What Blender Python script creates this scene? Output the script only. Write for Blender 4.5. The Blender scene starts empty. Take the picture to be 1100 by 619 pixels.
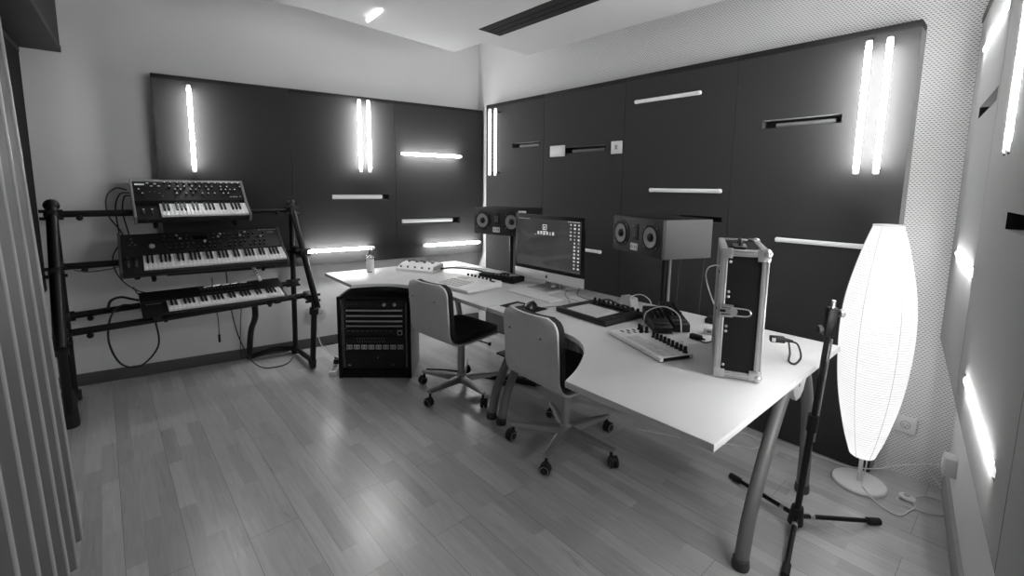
import bpy, bmesh, math, random
from mathutils import Vector, Matrix
random.seed(4)
C = bpy.context.scene.collection
PI = math.pi
R = math.radians
DESK = 0.73            # height of the desk tops

# ------------------------------------------------------------------ materials
MATS = {}
def mat(name, v=0.5, rough=0.5, metal=0.0, noise=0.0, nscale=40.0, bump=0.0, sheen=0.0, emit=0.0, trans=0.0, coat=0.0, spec=0.5):
    if name in MATS: return MATS[name]
    m = bpy.data.materials.new(name); m.use_nodes = True
    nt = m.node_tree; b = nt.nodes['Principled BSDF']
    b.inputs['Base Color'].default_value = (v, v, v, 1)
    b.inputs['Roughness'].default_value = rough
    b.inputs['Metallic'].default_value = metal
    b.inputs['Specular IOR Level'].default_value = spec
    if sheen:
        b.inputs['Sheen Weight'].default_value = sheen; b.inputs['Sheen Roughness'].default_value = 0.45
    if coat: b.inputs['Coat Weight'].default_value = coat
    if trans: b.inputs['Transmission Weight'].default_value = trans
    if emit:
        b.inputs['Emission Color'].default_value = (1, 1, 1, 1); b.inputs['Emission Strength'].default_value = emit
    if noise or bump:
        tc = nt.nodes.new('ShaderNodeTexCoord'); n = nt.nodes.new('ShaderNodeTexNoise')
        n.inputs['Scale'].default_value = nscale; n.inputs['Detail'].default_value = 4
        nt.links.new(tc.outputs['Object'], n.inputs['Vector'])
        if noise:
            mr = nt.nodes.new('ShaderNodeMapRange')
            mr.inputs['To Min'].default_value = v * (1 - noise); mr.inputs['To Max'].default_value = v * (1 + noise)
            nt.links.new(n.outputs['Fac'], mr.inputs['Value']); nt.links.new(mr.outputs['Result'], b.inputs['Base Color'])
        if bump:
            bp = nt.nodes.new('ShaderNodeBump'); bp.inputs['Strength'].default_value = bump; bp.inputs['Distance'].default_value = 0.002
            nt.links.new(n.outputs['Fac'], bp.inputs['Height']); nt.links.new(bp.outputs['Normal'], b.inputs['Normal'])
    MATS[name] = m
    return m

plaster = mat('wall_plaster', 0.80, 0.85, noise=0.03, nscale=3, bump=0.05)
ceil_paint = mat('ceiling_paint', 0.60, 0.9)
fabric = mat('panel_fabric', 0.032, 0.9, noise=0.12, nscale=500, bump=0.15, sheen=0.42, spec=0.25)
fabric_shaded = mat('panel_fabric_shaded', 0.006, 0.9, bump=0.1, nscale=400, spec=0.2)  # same cloth as the other panels, with shade put into a darker colour
fabric_trim = mat('panel_trim', 0.006, 0.7)
slot_dark = mat('slot_dark', 0.004, 0.8)
tube_lit = mat('tube_lit', 0.8, 0.4, emit=48.0)
tube_bright = mat('tube_bright', 0.8, 0.4, emit=50.0)
tube_wall = mat('tube_wall', 0.8, 0.4, emit=90.0)
tube_soft = mat('tube_soft', 0.7, 0.4, emit=4.0)
tube_off = mat('tube_off', 0.70, 0.45, emit=0.10)  # unlit tubes; faint glow added in place of light falling on them
tube_dull = mat('tube_dull', 0.5, 0.5, emit=0.22)  # unlit tubes in the slots, brightened by an added glow
tube_dark = mat('tube_dark', 0.22, 0.4)
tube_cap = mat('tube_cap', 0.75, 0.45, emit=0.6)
black_plastic = mat('black_plastic', 0.007, 0.5, spec=0.35)
black_matte = mat('black_matte', 0.006, 0.8, spec=0.25)
black_metal = mat('black_metal', 0.005, 0.4, spec=0.35)
dark_grey = mat('dark_grey', 0.05, 0.5)
mid_grey = mat('mid_grey', 0.18, 0.5)
light_grey = mat('light_grey', 0.45, 0.5)
white_plastic = mat('white_plastic', 0.75, 0.35)
white_paint = mat('white_paint', 0.78, 0.4)
key_white = mat('key_white', 0.88, 0.3)
silver = mat('silver', 0.55, 0.32, metal=0.9)
alu = mat('aluminium', 0.42, 0.45, metal=0.6, noise=0.05, nscale=60)
leg_metal = mat('leg_metal', 0.22, 0.5, metal=0.35)
chair_metal = mat('chair_metal', 0.42, 0.35, metal=0.75)
ply = mat('plywood_grey', 0.60, 0.5, noise=0.08, nscale=30)
laminate = mat('desk_laminate', 0.64, 0.42, noise=0.02, nscale=6)
laminate_edge = mat('desk_edge', 0.55, 0.45)
cushion = mat('cushion_black', 0.02, 0.9, noise=0.2, nscale=200, bump=0.1)
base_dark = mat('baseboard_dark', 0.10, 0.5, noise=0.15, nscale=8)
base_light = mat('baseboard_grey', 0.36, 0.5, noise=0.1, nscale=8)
cable_black = mat('cable_black', 0.012, 0.5)
cable_white = mat('cable_white', 0.7, 0.45)
rubber = mat('rubber', 0.012, 0.7)
bulk = mat('bulkhead_dark', 0.003, 0.6)
bulk_face = mat('bulkhead_face', 0.008, 0.7)
door_mat = mat('folding_door_vinyl', 0.15, 0.35, noise=0.06, nscale=5)
door_edge = mat('folding_door_edge', 0.42, 0.22)
def paper():
    m = bpy.data.materials.new('rice_paper'); m.use_nodes = True; nt = m.node_tree; b = nt.nodes['Principled BSDF']
    b.inputs['Base Color'].default_value = (0.3, 0.3, 0.3, 1); b.inputs['Roughness'].default_value = 0.9; b.inputs['Emission Color'].default_value = (1, 1, 1, 1)
    tc = nt.nodes.new('ShaderNodeTexCoord'); n = nt.nodes.new('ShaderNodeTexWave'); n.bands_direction = 'Z'; n.inputs['Scale'].default_value = 26; n.inputs['Distortion'].default_value = 0.5
    mr = nt.nodes.new('ShaderNodeMapRange'); mr.inputs['From Min'].default_value = 0.1; mr.inputs['From Max'].default_value = 0.5; mr.inputs['To Min'].default_value = 0.50; mr.inputs['To Max'].default_value = 0.74
    nt.links.new(tc.outputs['Object'], n.inputs['Vector']); nt.links.new(n.outputs['Fac'], mr.inputs['Value']); nt.links.new(mr.outputs['Result'], b.inputs['Emission Strength'])
    return m
shade_mat = paper()
shade_wire = mat('shade_wire', 0.1, 0.8, emit=0.43)
cone_mat = mat('speaker_cone', 0.30, 0.5)
speaker_side = mat('speaker_side', 0.065, 0.65, noise=0.25, nscale=400)
speaker_front = mat('speaker_front', 0.013, 0.6)
badge_mat = mat('badge', 0.7, 0.35)
rack_side = mat('rack_side', 0.6, 0.5)
pad_mat = mat('pad_light', 0.62, 0.5)
glass = mat('bottle_plastic', 0.9, 0.1, trans=0.85)
liquid = mat('bottle_label', 0.8, 0.5)

def screen_material():
    m = bpy.data.materials.new('screen_glow'); m.use_nodes = True
    nt = m.node_tree; b = nt.nodes['Principled BSDF']
    b.inputs['Base Color'].default_value = (0.01,)*3 + (1,); b.inputs['Roughness'].default_value = 0.06
    tc = nt.nodes.new('ShaderNodeTexCoord'); n = nt.nodes.new('ShaderNodeTexNoise'); n.inputs['Scale'].default_value = 4.0
    mr = nt.nodes.new('ShaderNodeMapRange'); mr.inputs['To Min'].default_value = 0.016; mr.inputs['To Max'].default_value = 0.05
    nt.links.new(tc.outputs['Object'], n.inputs['Vector']); nt.links.new(n.outputs['Fac'], mr.inputs['Value'])
    b.inputs['Emission Color'].default_value = (1, 1, 1, 1); nt.links.new(mr.outputs['Result'], b.inputs['Emission Strength'])
    return m
screen_mat = screen_material()
icon_mat = mat('screen_icon', 0.05, 0.3, emit=0.43)
icon_dim = mat('screen_icon_dim', 0.05, 0.3, emit=0.22)

def perforated():
    m = bpy.data.materials.new('perforated_board'); m.use_nodes = True
    nt = m.node_tree; b = nt.nodes['Principled BSDF']; b.inputs['Roughness'].default_value = 0.7
    tc = nt.nodes.new('ShaderNodeTexCoord'); sx = nt.nodes.new('ShaderNodeSeparateXYZ'); cb = nt.nodes.new('ShaderNodeCombineXYZ')
    nt.links.new(tc.outputs['Object'], sx.inputs['Vector'])
    nt.links.new(sx.outputs['X'], cb.inputs['X']); nt.links.new(sx.outputs['Z'], cb.inputs['Y'])
    br = nt.nodes.new('ShaderNodeTexBrick'); br.offset = 0.5
    br.inputs['Scale'].default_value = 1.0; br.inputs['Brick Width'].default_value = 0.0165; br.inputs['Row Height'].default_value = 0.0096
    br.inputs['Mortar Size'].default_value = 0.0035; br.inputs['Mortar Smooth'].default_value = 0.1
    br.inputs['Color1'].default_value = (0.10,)*3 + (1,); br.inputs['Color2'].default_value = (0.18,)*3 + (1,); br.inputs['Mortar'].default_value = (0.84,)*3 + (1,)
    nt.links.new(cb.outputs['Vector'], br.inputs['Vector']); nt.links.new(br.outputs['Color'], b.inputs['Base Color'])
    return m
perf_mat = perforated()

def floor_material():
    m = bpy.data.materials.new('oak_laminate'); m.use_nodes = True
    nt = m.node_tree; N = nt.nodes.new; L = nt.links.new; b = nt.nodes['Principled BSDF']
    tc = N('ShaderNodeTexCoord')
    def brick(w, h, off, c1, c2, mo, ms):
        mp = N('ShaderNodeMapping'); mp.inputs['Location'].default_value = (0.21, off, 0); L(tc.outputs['Object'], mp.inputs['Vector'])
        br = N('ShaderNodeTexBrick'); br.offset = 0.37; br.offset_frequency = 2
        br.inputs['Scale'].default_value = 1; br.inputs['Brick Width'].default_value = w; br.inputs['Row Height'].default_value = h
        br.inputs['Mortar Size'].default_value = ms; br.inputs['Mortar Smooth'].default_value = 0.1; br.inputs['Bias'].default_value = 0
        for k, c in (('Color1', c1), ('Color2', c2), ('Mortar', mo)): br.inputs[k].default_value = (c, c, c, 1)
        L(mp.outputs['Vector'], br.inputs['Vector']); return br
    planks = brick(1.28, 0.19, 0.035, 1.0, 1.0, 0.5, 0.0012)
    strips = brick(0.43, 0.0633, 0.035, 0.80, 1.14, 0.92, 0.0005)
    mp = N('ShaderNodeMapping'); mp.inputs['Scale'].default_value = (1.6, 20, 1); L(tc.outputs['Object'], mp.inputs['Vector'])
    n = N('ShaderNodeTexNoise'); n.inputs['Scale'].default_value = 1.6; n.inputs['Detail'].default_value = 6; n.inputs['Distortion'].default_value = 2.2
    L(mp.outputs['Vector'], n.inputs['Vector'])
    g = N('ShaderNodeMapRange'); g.inputs['From Min'].default_value = 0.2; g.inputs['From Max'].default_value = 0.8
    g.inputs['To Min'].default_value = 0.40; g.inputs['To Max'].default_value = 0.55; L(n.outputs['Fac'], g.inputs['Value'])
    def mul(a, c):
        x = N('ShaderNodeMath'); x.operation = 'MULTIPLY'; L(a, x.inputs[0]); L(c, x.inputs[1]); return x.outputs[0]
    col = mul(mul(planks.outputs['Color'], strips.outputs['Color']), g.outputs['Result'])
    L(col, b.inputs['Base Color'])
    b.inputs['Roughness'].default_value = 0.3; b.inputs['Specular IOR Level'].default_value = 0.85
    r = N('ShaderNodeMapRange'); r.inputs['To Min'].default_value = 0.26; r.inputs['To Max'].default_value = 0.31; L(n.outputs['Fac'], r.inputs['Value'])
    L(r.outputs['Result'], b.inputs['Roughness'])
    bp = N('ShaderNodeBump'); bp.inputs['Strength'].default_value = 0.02; bp.inputs['Distance'].default_value = 0.001
    L(n.outputs['Fac'], bp.inputs['Height']); L(bp.outputs['Normal'], b.inputs['Normal'])
    return m
floor_mat = floor_material()

# ------------------------------------------------------------------ mesh helpers
class MB:
    def __init__(s): s.bm = bmesh.new()
    def _xf(s, vs, M):
        if M is not None: bmesh.ops.transform(s.bm, matrix=M, verts=vs)
    def box(s, c, d, bev=0.0, M=None, seg=2):
        r = bmesh.ops.create_cube(s.bm, size=1.0); vs = r['verts']
        bmesh.ops.scale(s.bm, vec=d, verts=vs); bmesh.ops.translate(s.bm, vec=c, verts=vs)
        s._xf(vs, M)
        if bev:
            es = list({e for v in vs for e in v.link_edges})
            bmesh.ops.bevel(s.bm, geom=es, offset=min(bev, min(d) * 0.45), segments=seg, profile=0.5, affect='EDGES')
        return s
    def rod(s, p0, p1, r0, r1=None, seg=14):
        p0, p1 = Vector(p0), Vector(p1); r1 = r0 if r1 is None else r1; d = p1 - p0
        M = Matrix.Translation((p0 + p1) / 2) @ d.to_track_quat('Z', 'Y').to_matrix().to_4x4()
        bmesh.ops.create_cone(s.bm, cap_ends=True, segments=seg, radius1=r0, radius2=r1, depth=d.length, matrix=M)
        return s
    def ball(s, c, r, seg=14, sc=(1, 1, 1)):
        M = Matrix.Translation(c) @ Matrix.Diagonal((*sc, 1))
        bmesh.ops.create_uvsphere(s.bm, u_segments=seg, v_segments=max(6, seg // 2), radius=r, matrix=M)
        return s
    def lathe(s, prof, c=(0, 0, 0), seg=32, M=None, cap=True):
        rings = []
        allv = []
        for r, z in prof:
            ring = [s.bm.verts.new((c[0] + r * math.cos(2 * PI * k / seg), c[1] + r * math.sin(2 * PI * k / seg), c[2] + z)) for k in range(seg)]
            rings.append(ring); allv += ring
        for a, b in zip(rings, rings[1:]):
            for k in range(seg): s.bm.faces.new((a[k], a[(k + 1) % seg], b[(k + 1) % seg], b[k]))
        if cap:
            s.bm.faces.new(list(reversed(rings[0]))); s.bm.faces.new(rings[-1])
        s._xf(allv, M)
        return s
    def prism(s, poly, z0, z1, bev=0.0, M=None):
        lo = [s.bm.verts.new((x, y, z0)) for x, y in poly]; hi = [s.bm.verts.new((x, y, z1)) for x, y in poly]
        n = len(poly); fs = [s.bm.faces.new(list(reversed(lo))), s.bm.faces.new(hi)]
        for k in range(n): fs.append(s.bm.faces.new((lo[k], lo[(k + 1) % n], hi[(k + 1) % n], hi[k])))
        bmesh.ops.recalc_face_normals(s.bm, faces=fs)
        s._xf(lo + hi, M)
        if bev:
            es = list({e for f in fs[:2] for e in f.edges})
            bmesh.ops.bevel(s.bm, geom=es, offset=bev, segments=2, profile=0.5, affect='EDGES')
        return s
    def tube(s, pts, r, seg=8, smooth=0):
        P = [Vector(p) for p in pts]
        if smooth: P = catmull(P, smooth)
        rings = []; up = Vector((0, 0, 1)); prev = None
        for i, p in enumerate(P):
            t = (P[min(i + 1, len(P) - 1)] - P[max(i - 1, 0)]).normalized()
            if prev is None:
                a = t.cross(up)
                if a.length < 1e-4: a = t.cross(Vector((1, 0, 0)))
            else: a = prev - t * prev.dot(t)
            a.normalize(); prev = a; b = t.cross(a)
            rr = r(i / max(1, len(P) - 1)) if callable(r) else r
            rings.append([s.bm.verts.new(p + (a * math.cos(2 * PI * k / seg) + b * math.sin(2 * PI * k / seg)) * rr) for k in range(seg)])
        for a, b in zip(rings, rings[1:]):
            for k in range(seg): s.bm.faces.new((a[k], a[(k + 1) % seg], b[(k + 1) % seg], b[k]))
        s.bm.faces.new(list(reversed(rings[0]))); s.bm.faces.new(rings[-1])
        return s
    def quad(s, a, b, c, d):
        s.bm.faces.new([s.bm.verts.new(v) for v in (a, b, c, d)]); return s
    def mesh(s, name, m, ang=35):
        bmesh.ops.recalc_face_normals(s.bm, faces=s.bm.faces)
        me = bpy.data.meshes.new(name); s.bm.to_mesh(me); s.bm.free()
        me.materials.append(m); me.shade_smooth(); me.set_sharp_from_angle(angle=R(ang))
        return me
    def build(s, name, m, parent=None, ang=35):
        o = bpy.data.objects.new(name, s.mesh(name, m, ang)); C.objects.link(o)
        if parent is not None: o.parent = parent
        return o

def catmull(P, n):
    out = []
    Q = [P[0] * 2 - P[1]] + P + [P[-1] * 2 - P[-2]]
    for i in range(1, len(Q) - 2):
        a, b, c, d = Q[i - 1:i + 3]
        for k in range(n):
            t = k / n
            out.append(0.5 * ((2 * b) + (c - a) * t + (2 * a - 5 * b + 4 * c - d) * t * t + (3 * b - a - 3 * c + d) * t ** 3))
    out.append(P[-1]); return out

def tag(o, label, cat, group=None):
    o['label'] = label; o['category'] = cat
    if group: o['group'] = group
    return o
def thing(name, label, cat, loc=(0, 0, 0), rot=(0, 0, 0), group=None):
    o = bpy.data.objects.new(name, None); C.objects.link(o); o.empty_display_size = 0.05
    o.location = loc; o.rotation_euler = rot if isinstance(rot, tuple) else (0, 0, rot)
    return tag(o, label, cat, group)
def again(o, parent, loc, rot=(0, 0, 0)):
    c = o.copy(); C.objects.link(c); c.parent = parent; c.location = loc; c.rotation_euler = rot
    return c
def copy_tree(o, parent=None):
    c = o.copy(); C.objects.link(c); c.parent = parent
    for ch in list(o.children): copy_tree(ch, c)
    return c
def structure(name, mb, m, ang=35):
    o = mb.build(name, m, None, ang); o['kind'] = 'structure'; return o

# ------------------------------------------------------------------ the room
aA, oA = R(8.3974), -4.24237       # keyboard wall
oB = 2.93943                       # back wall, runs along X
aC, oC = R(-8.3182), 0.27199       # wall at the right hand
nA = Vector((math.cos(aA), -math.sin(aA), 0)); dA = Vector((math.sin(aA), math.cos(aA), 0))
nC = Vector((math.cos(aC), -math.sin(aC), 0)); dC = Vector((math.sin(aC), math.cos(aC), 0))
dD = Vector((-0.99881, 0.0488, 0)); nD = Vector((-0.0488, -0.99881, 0))
ZC = 2.83
cAB = Vector((-3.8544, oB, 0)); cBC = Vector((-0.1549, oB, 0))
pD = Vector((-4.3397, -0.405, 0))            # wall behind the folding door
def meet(p, d, q, e):
    det = d.x * -e.y + e.x * d.y; w = q - p
    t = (w.x * -e.y + e.x * w.y) / det
    return p + d * t
cAD = meet(nA * oA, dA, pD, dD); cCD = meet(nC * oC, dC, pD, dD)

def wall(name, p, q, out, m, th=0.12):
    e = (q - p).normalized() * 0.0
    poly = [(p.x, p.y), (q.x, q.y), (q.x + out.x * th, q.y + out.y * th), (p.x + out.x * th, p.y + out.y * th)]
    return structure(name, MB().prism(poly, 0, ZC), m)
wall('wall_left', cAD, cAB, -nA, plaster)
wall('wall_back', cAB, cBC, Vector((0, 1, 0)), perf_mat)
wall('wall_right', cBC, cCD, nC, plaster)
wall('wall_front', cCD, cAD, nD, plaster)
big = [(-4.75, -0.85), (0.75, -0.85), (0.75, 3.2), (-4.75, 3.2)]
structure('floor', MB().prism(big, -0.1, 0), floor_mat)
structure('ceiling', MB().prism(big, ZC, ZC + 0.1), ceil_paint)

# dropped ceiling with a notch at the far corner and a long dark slot
def dropped():
    bm = bmesh.new(); z = 2.5
    outer = [(-3.0, -0.12), (-3.265, 2.241), (-2.905, 2.256), (-2.911, 2.745), (-0.30, 2.79), (0.06, 0.3), (0.12, -0.2)]
    hole = [(-2.695, 2.047), (-0.9, 2.06), (-0.9, 2.262), (-2.701, 2.252)]
    es = []
    for loop in (outer, hole):
        vs = [bm.verts.new((x, y, z)) for x, y in loop]
        es += [bm.edges.new((vs[k], vs[(k + 1) % len(vs)])) for k in range(len(vs))]
    bmesh.ops.triangle_fill(bm, use_beauty=True, edges=es)
    r = bmesh.ops.extrude_face_region(bm, geom=list(bm.faces))
    bmesh.ops.translate(bm, vec=(0, 0, ZC - z), verts=[v for v in r['geom'] if isinstance(v, bmesh.types.BMVert)])
    mb = MB(); mb.bm.free(); mb.bm = bm
    return structure('ceiling', mb, ceil_paint)
dropped()
v = thing('ceiling_slot', 'long black linear slot recessed in the white dropped ceiling', 'ceiling vent', (-1.8, 2.155, 2.4992))
MB().prism([(-0.892, -0.106), (0.898, -0.093), (0.898, 0.105), (-0.899, 0.095)], 0.0, 0.03).build('slot_body', slot_dark, v)
for k in (0.03, -0.03):
    MB().box((0, k, -0.001), (1.77, 0.006, 0.004)).build('louver', slot_dark, v)

def strip_along(name, p, q, inn, h, th, m):
    poly = [(p.x, p.y), (q.x, q.y), (q.x + inn.x * th, q.y + inn.y * th), (p.x + inn.x * th, p.y + inn.y * th)]
    return structure(name, MB().prism(poly, 0, h, bev=0.002), m)
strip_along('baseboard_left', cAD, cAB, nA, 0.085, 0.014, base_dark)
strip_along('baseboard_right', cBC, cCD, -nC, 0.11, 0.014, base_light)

# bulkhead over the folding door
def bulkhead():
    f0 = Vector((-4.306, -0.123, 0)); f1 = f0 - dD * 4.3
    b0 = f0 + nD * 0.29; b1 = f1 + nD * 0.29
    structure('trim_1', MB().prism([(p.x, p.y) for p in (f0, f1, b1, b0)], 2.255, ZC - 0.001), bulk_face)
    g0, g1 = f0 - nD * 0.004 + Vector((0.004, 0, 0)), f1 - nD * 0.004
    structure('trim_2', MB().prism([(p.x, p.y) for p in (g0, g1, b1, b0)], 2.250, 2.292, bev=0.003), bulk)
bulkhead()

# ------------------------------------------------------------------ acoustic panels (local x along the wall, y into the wall, z up)
rA, rB, rC, rD = R(90) - aA, 0.0, math.atan2(-dC.y, -dC.x), math.atan2(dD.y, dD.x)
def panel(label, origin, rz, x0, x1, z0, z1, th, slots, cloth=None):
    t = thing('acoustic_panel', label, 'acoustic panel', origin, rz, 'dark fabric acoustic panels on the walls')
    g = 0.0015; bk = -0.003
    mb = MB(); xs = sorted({x0 + g, x1 - g} | {a for s in slots for a in (s[0], s[1])}); zs = sorted({z0, z1 - 0.03} | {a for s in slots for a in (s[2], s[3])})
    def inslot(xm, zm): return any(s[0] < xm < s[1] and s[2] < zm < s[3] for s in slots)
    y = -th
    for xa, xb in zip(xs, xs[1:]):
        for za, zb in zip(zs, zs[1:]):
            if not inslot((xa + xb) / 2, (za + zb) / 2): mb.quad((xa, y, za), (xb, y, za), (xb, y, zb), (xa, y, zb))
    bmesh.ops.remove_doubles(mb.bm, verts=mb.bm.verts, dist=1e-5)
    X0, X1, Z1 = x0 + g, x1 - g, z1 - 0.03
    for q in (((X0, y, z0), (X0, bk, z0), (X0, bk, Z1), (X0, y, Z1)), ((X1, y, z0), (X1, bk, z0), (X1, bk, Z1), (X1, y, Z1)),
              ((X0, y, z0), (X1, y, z0), (X1, bk, z0), (X0, bk, z0)), ((X0, y, Z1), (X1, y, Z1), (X1, bk, Z1), (X0, bk, Z1)), ((X0, bk, z0), (X1, bk, z0), (X1, bk, Z1), (X0, bk, Z1))): mb.quad(*q)
    for a, b, c, d in slots:
        for q in (((a, y, c), (a, y + .055, c), (a, y + .055, d), (a, y, d)), ((b, y, c), (b, y + .055, c), (b, y + .055, d), (b, y, d)),
                  ((a, y, c), (b, y, c), (b, y + .055, c), (a, y + .055, c)), ((a, y, d), (b, y, d), (b, y + .055, d), (a, y + .055, d))): mb.quad(*q)
    mb.build('fabric_face', cloth or fabric, t)
    mt = MB().box(((X0 + X1) / 2, -th / 2 - 0.004, z1 - 0.015), (X1 - X0, th, 0.03), 0.002)
    mt.build('top_trim', fabric_trim, t)
    if slots:
        for a, b, c, d in slots: MB().box(((a + b) / 2, y + 0.057, (c + d) / 2), (b - a + 0.01, 0.004, d - c + 0.01)).build('slot_backing', slot_dark, t)
    return t
PA, PB, PC = nA * oA, Vector((0, oB, 0)), nC * oC
TA, TB, TC = 0.09, 0.12, 0.09
A0, A1 = 0.745, 2.172
sA = [(0.88, 1.372, 1.297, 1.339), (1.487, 2.085, 1.06, 1.118)]
panel('dark panel above the keyboards with one lone upright light tube', PA, rA, -0.291, 0.575, A0, A1, TA, [])
panel('dark panel with the twin upright tubes left of the room corner', PA, rA, 0.575, 1.437, A0, A1, TA, [sA[0]])
panel('dark panel nearest the corner on the plain wall, with level glowing tubes', PA, rA, 1.437, 2.341, A0, A1, TA, [sA[1]])
B0, B1 = 0.004, 2.187
panel('dark panel behind the left speaker with two thin upright tubes', PB, rB, -3.575, -2.80, B0, B1, TB, [(-3.196, -2.842, 1.769, 1.809)])
panel('dark panel behind the computer monitor between two white wall plates', PB, rB, -2.80, -2.0, B0, B1, TB, [(-2.60, -2.153, 1.693, 1.740)])
panel('dark panel behind the right speaker with two unlit level tubes', PB, rB, -2.0, -1.23, B0, B1, TB, [(-1.56, -1.265, 1.216, 1.254)])
panel('dark panel behind the paper lamp with the big bright twin tubes', PB, rB, -1.23, -0.426, B0, B1, TB, [(-1.075, -0.699, 1.762, 1.806)])
for a, b, sl, lb in ((-2.902, -2.02, [(-2.535, -2.055, 1.700, 1.742), (-2.70, -2.05, 1.970, 1.998), (-2.70, -2.024, 1.154, 1.182)], 'dark panel farthest along the right hand wall, next to the perforated wall'),
                     (-2.02, -1.13, [(-1.56, -1.15, 1.337, 1.377), (-1.885, -1.25, 0.859, 0.887), (-1.761, -1.729, 1.515, 2.137), (-1.691, -1.659, 1.515, 2.137)], 'dark panel on the right hand wall with the twin upright tubes'),
                     (-1.13, -0.2, [], 'dark panel nearest the camera on the right hand wall')):
    panel(lb, PC, rC, a, b, A0, A1, TC, sl)
pz = pD + dD * 0.0
panel('dark panel seen edge on behind the folding door', pD + dD * 0, rD, -2.2, -0.02, 0.70, 2.249, 0.092, [], fabric_shaded)

# light tubes
def tube_proto(kind, m):
    key = 'tube_' + kind
    if key not in PROTO:
        PROTO[key] = (MB().rod((-0.285, 0, 0), (0.285, 0, 0), 0.0125, seg=16).mesh('tube', m),
                      MB().lathe([(0.004, -0.0135), (0.010, -0.0125), (0.0135, -0.008), (0.0135, 0.0125)], seg=16).mesh('end_cap', tube_off if kind == 'off' else tube_cap),
                      MB().box((0, 0.0320, 0), (0.012, 0.046, 0.010), 0.002).mesh('bracket', slot_dark))
    return PROTO[key]
PROTO = {}
LIT = 'glowing tubes on the acoustic panels'; OFF = 'pale unlit tubes on the acoustic panels'
def light_tube(label, P, rz, n_off, x, z, length, vertical, kind, brackets=True, group=None):
    m = {'lit': tube_lit, 'bright': tube_bright, 'wall': tube_wall, 'soft': tube_soft, 'off': tube_off, 'dull': tube_dull, 'dark': tube_dark}[kind]
    ca, sa = math.cos(rz), math.sin(rz)
    loc = Vector((P.x + ca * x + sa * n_off, P.y + sa * x - ca * n_off, z))
    t = thing('light_tube', label, 'tube light', loc, (0, R(90) if vertical else 0, 0), group or (OFF if kind in ('off', 'dull', 'dark') else LIT))
    t.rotation_euler = (Matrix.Rotation(rz, 3, 'Z') @ Matrix.Rotation(R(90) if vertical else 0, 3, 'Y')).to_euler()
    me = tube_proto(kind, m)
    tb = bpy.data.objects.new('tube', me[0]); C.objects.link(tb); tb.parent = t; fat = 1.5 if kind == 'dull' else 1; tb.scale = ((length - 0.02) / 0.57, fat, fat)
    for s in (-1, 1):
        if kind in ('dark', 'dull'): continue
        c = bpy.data.objects.new('end_cap', me[1]); C.objects.link(c); c.parent = t
        c.location = (s * (length / 2 - 0.0125), 0, 0); c.rotation_euler = (0, -s * R(90), 0); c.scale = (fat, fat, 1)
        if brackets:
            k = bpy.data.objects.new('bracket', me[2]); C.objects.link(k); k.parent = t; k.location = (s * (length / 2 - 0.03), 0.0, 0); k.scale = (1, 0.32 if n_off == nfO else 1, 1)
    return t
nfA, nfB, nfO = TA + 0.056, TB + 0.056, TB + 0.019
light_tube('lone upright glowing tube above the topmost synthesizer', PA, rA, nfA, -0.074, 1.804, 0.61, True, 'lit')
light_tube('left one of the twin upright glowing tubes on the plain wall', PA, rA, nfA, 1.111, 1.837, 0.61, True, 'lit')
light_tube('right one of the twin upright glowing tubes on the plain wall', PA, rA, nfA, 1.190, 1.837, 0.61, True, 'lit')
light_tube('level glowing tube high up near the room corner', PA, rA, nfA, 1.774, 1.706, 0.61, False, 'lit')
light_tube('low level glowing tube beside the keyboard stand, above the bottle', PA, rA, nfA, 0.92, 0.871, 0.58, False, 'lit')
light_tube('low level glowing tube near the room corner, left of the left speaker', PA, rA, nfA, 1.982, 0.861, 0.62, False, 'lit')
light_tube('pale tube recessed in the slot below the twin upright tubes', PA, rA, TA - 0.022, 1.096, 1.318, 0.45, False, 'dull', False)
light_tube('pale tube recessed in the slot left of the left speaker', PA, rA, TA - 0.022, 1.753, 1.090, 0.53, False, 'dull', False)
light_tube('dark tube deep in the slot left of the larger wall plate', PB, rB, TB - 0.034, -3.0, 1.783, 0.27, False, 'dark', False)
light_tube('dark tube deep in the slot between the two white wall plates', PB, rB, TB - 0.034, -2.34, 1.708, 0.34, False, 'dark', False)
light_tube('dark tube deep in the slot left of the big twin upright tubes', PB, rB, TB - 0.034, -0.87, 1.777, 0.30, False, 'dark', False)
light_tube('left one of the two thin upright tubes beside the room corner', PB, rB, nfB, -3.451, 1.83, 0.61, True, 'soft')
light_tube('right one of the two thin upright tubes beside the room corner', PB, rB, nfB, -3.371, 1.828, 0.61, True, 'soft')
light_tube('upper level unlit tube high above the right speaker', PB, rB, nfO, -1.671, 2.008, 0.47, False, 'off')
light_tube('level unlit tube just above the right speaker', PB, rB, nfO, -1.515, 1.411, 0.49, False, 'off')
light_tube('level unlit tube running behind the paper lamp', PB, rB, nfO, -0.70, 1.149, 0.50, False, 'off')
light_tube('level unlit tube half hidden behind the computer monitor', PB, rB, nfO, -2.40, 0.940, 0.50, False, 'off')
light_tube('left one of the big twin upright tubes above the paper lamp', PB, rB, nfB, -0.606, 1.813, 0.62, True, 'bright')
light_tube('right one of the big twin upright tubes above the paper lamp', PB, rB, nfB, -0.527, 1.812, 0.62, True, 'bright')
nfS = TC - 0.009
light_tube('uppermost level tube on the right hand wall, at the top of the photo', PC, rC, nfS, -2.371, 1.984, 0.63, False, 'wall', False)
light_tube('middle level tube on the right hand wall beside the paper lamp', PC, rC, nfS, -2.362, 1.168, 0.64, False, 'wall', False)
light_tube('lowest level tube on the right hand wall', PC, rC, nfS, -1.567, 0.873, 0.61, False, 'wall', False)
light_tube('far one of the twin upright tubes on the right hand wall', PC, rC, nfS, -1.745, 1.826, 0.61, True, 'wall', False)
light_tube('near one of the twin upright tubes on the right hand wall', PC, rC, nfS, -1.675, 1.826, 0.61, True, 'wall', False)
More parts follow.
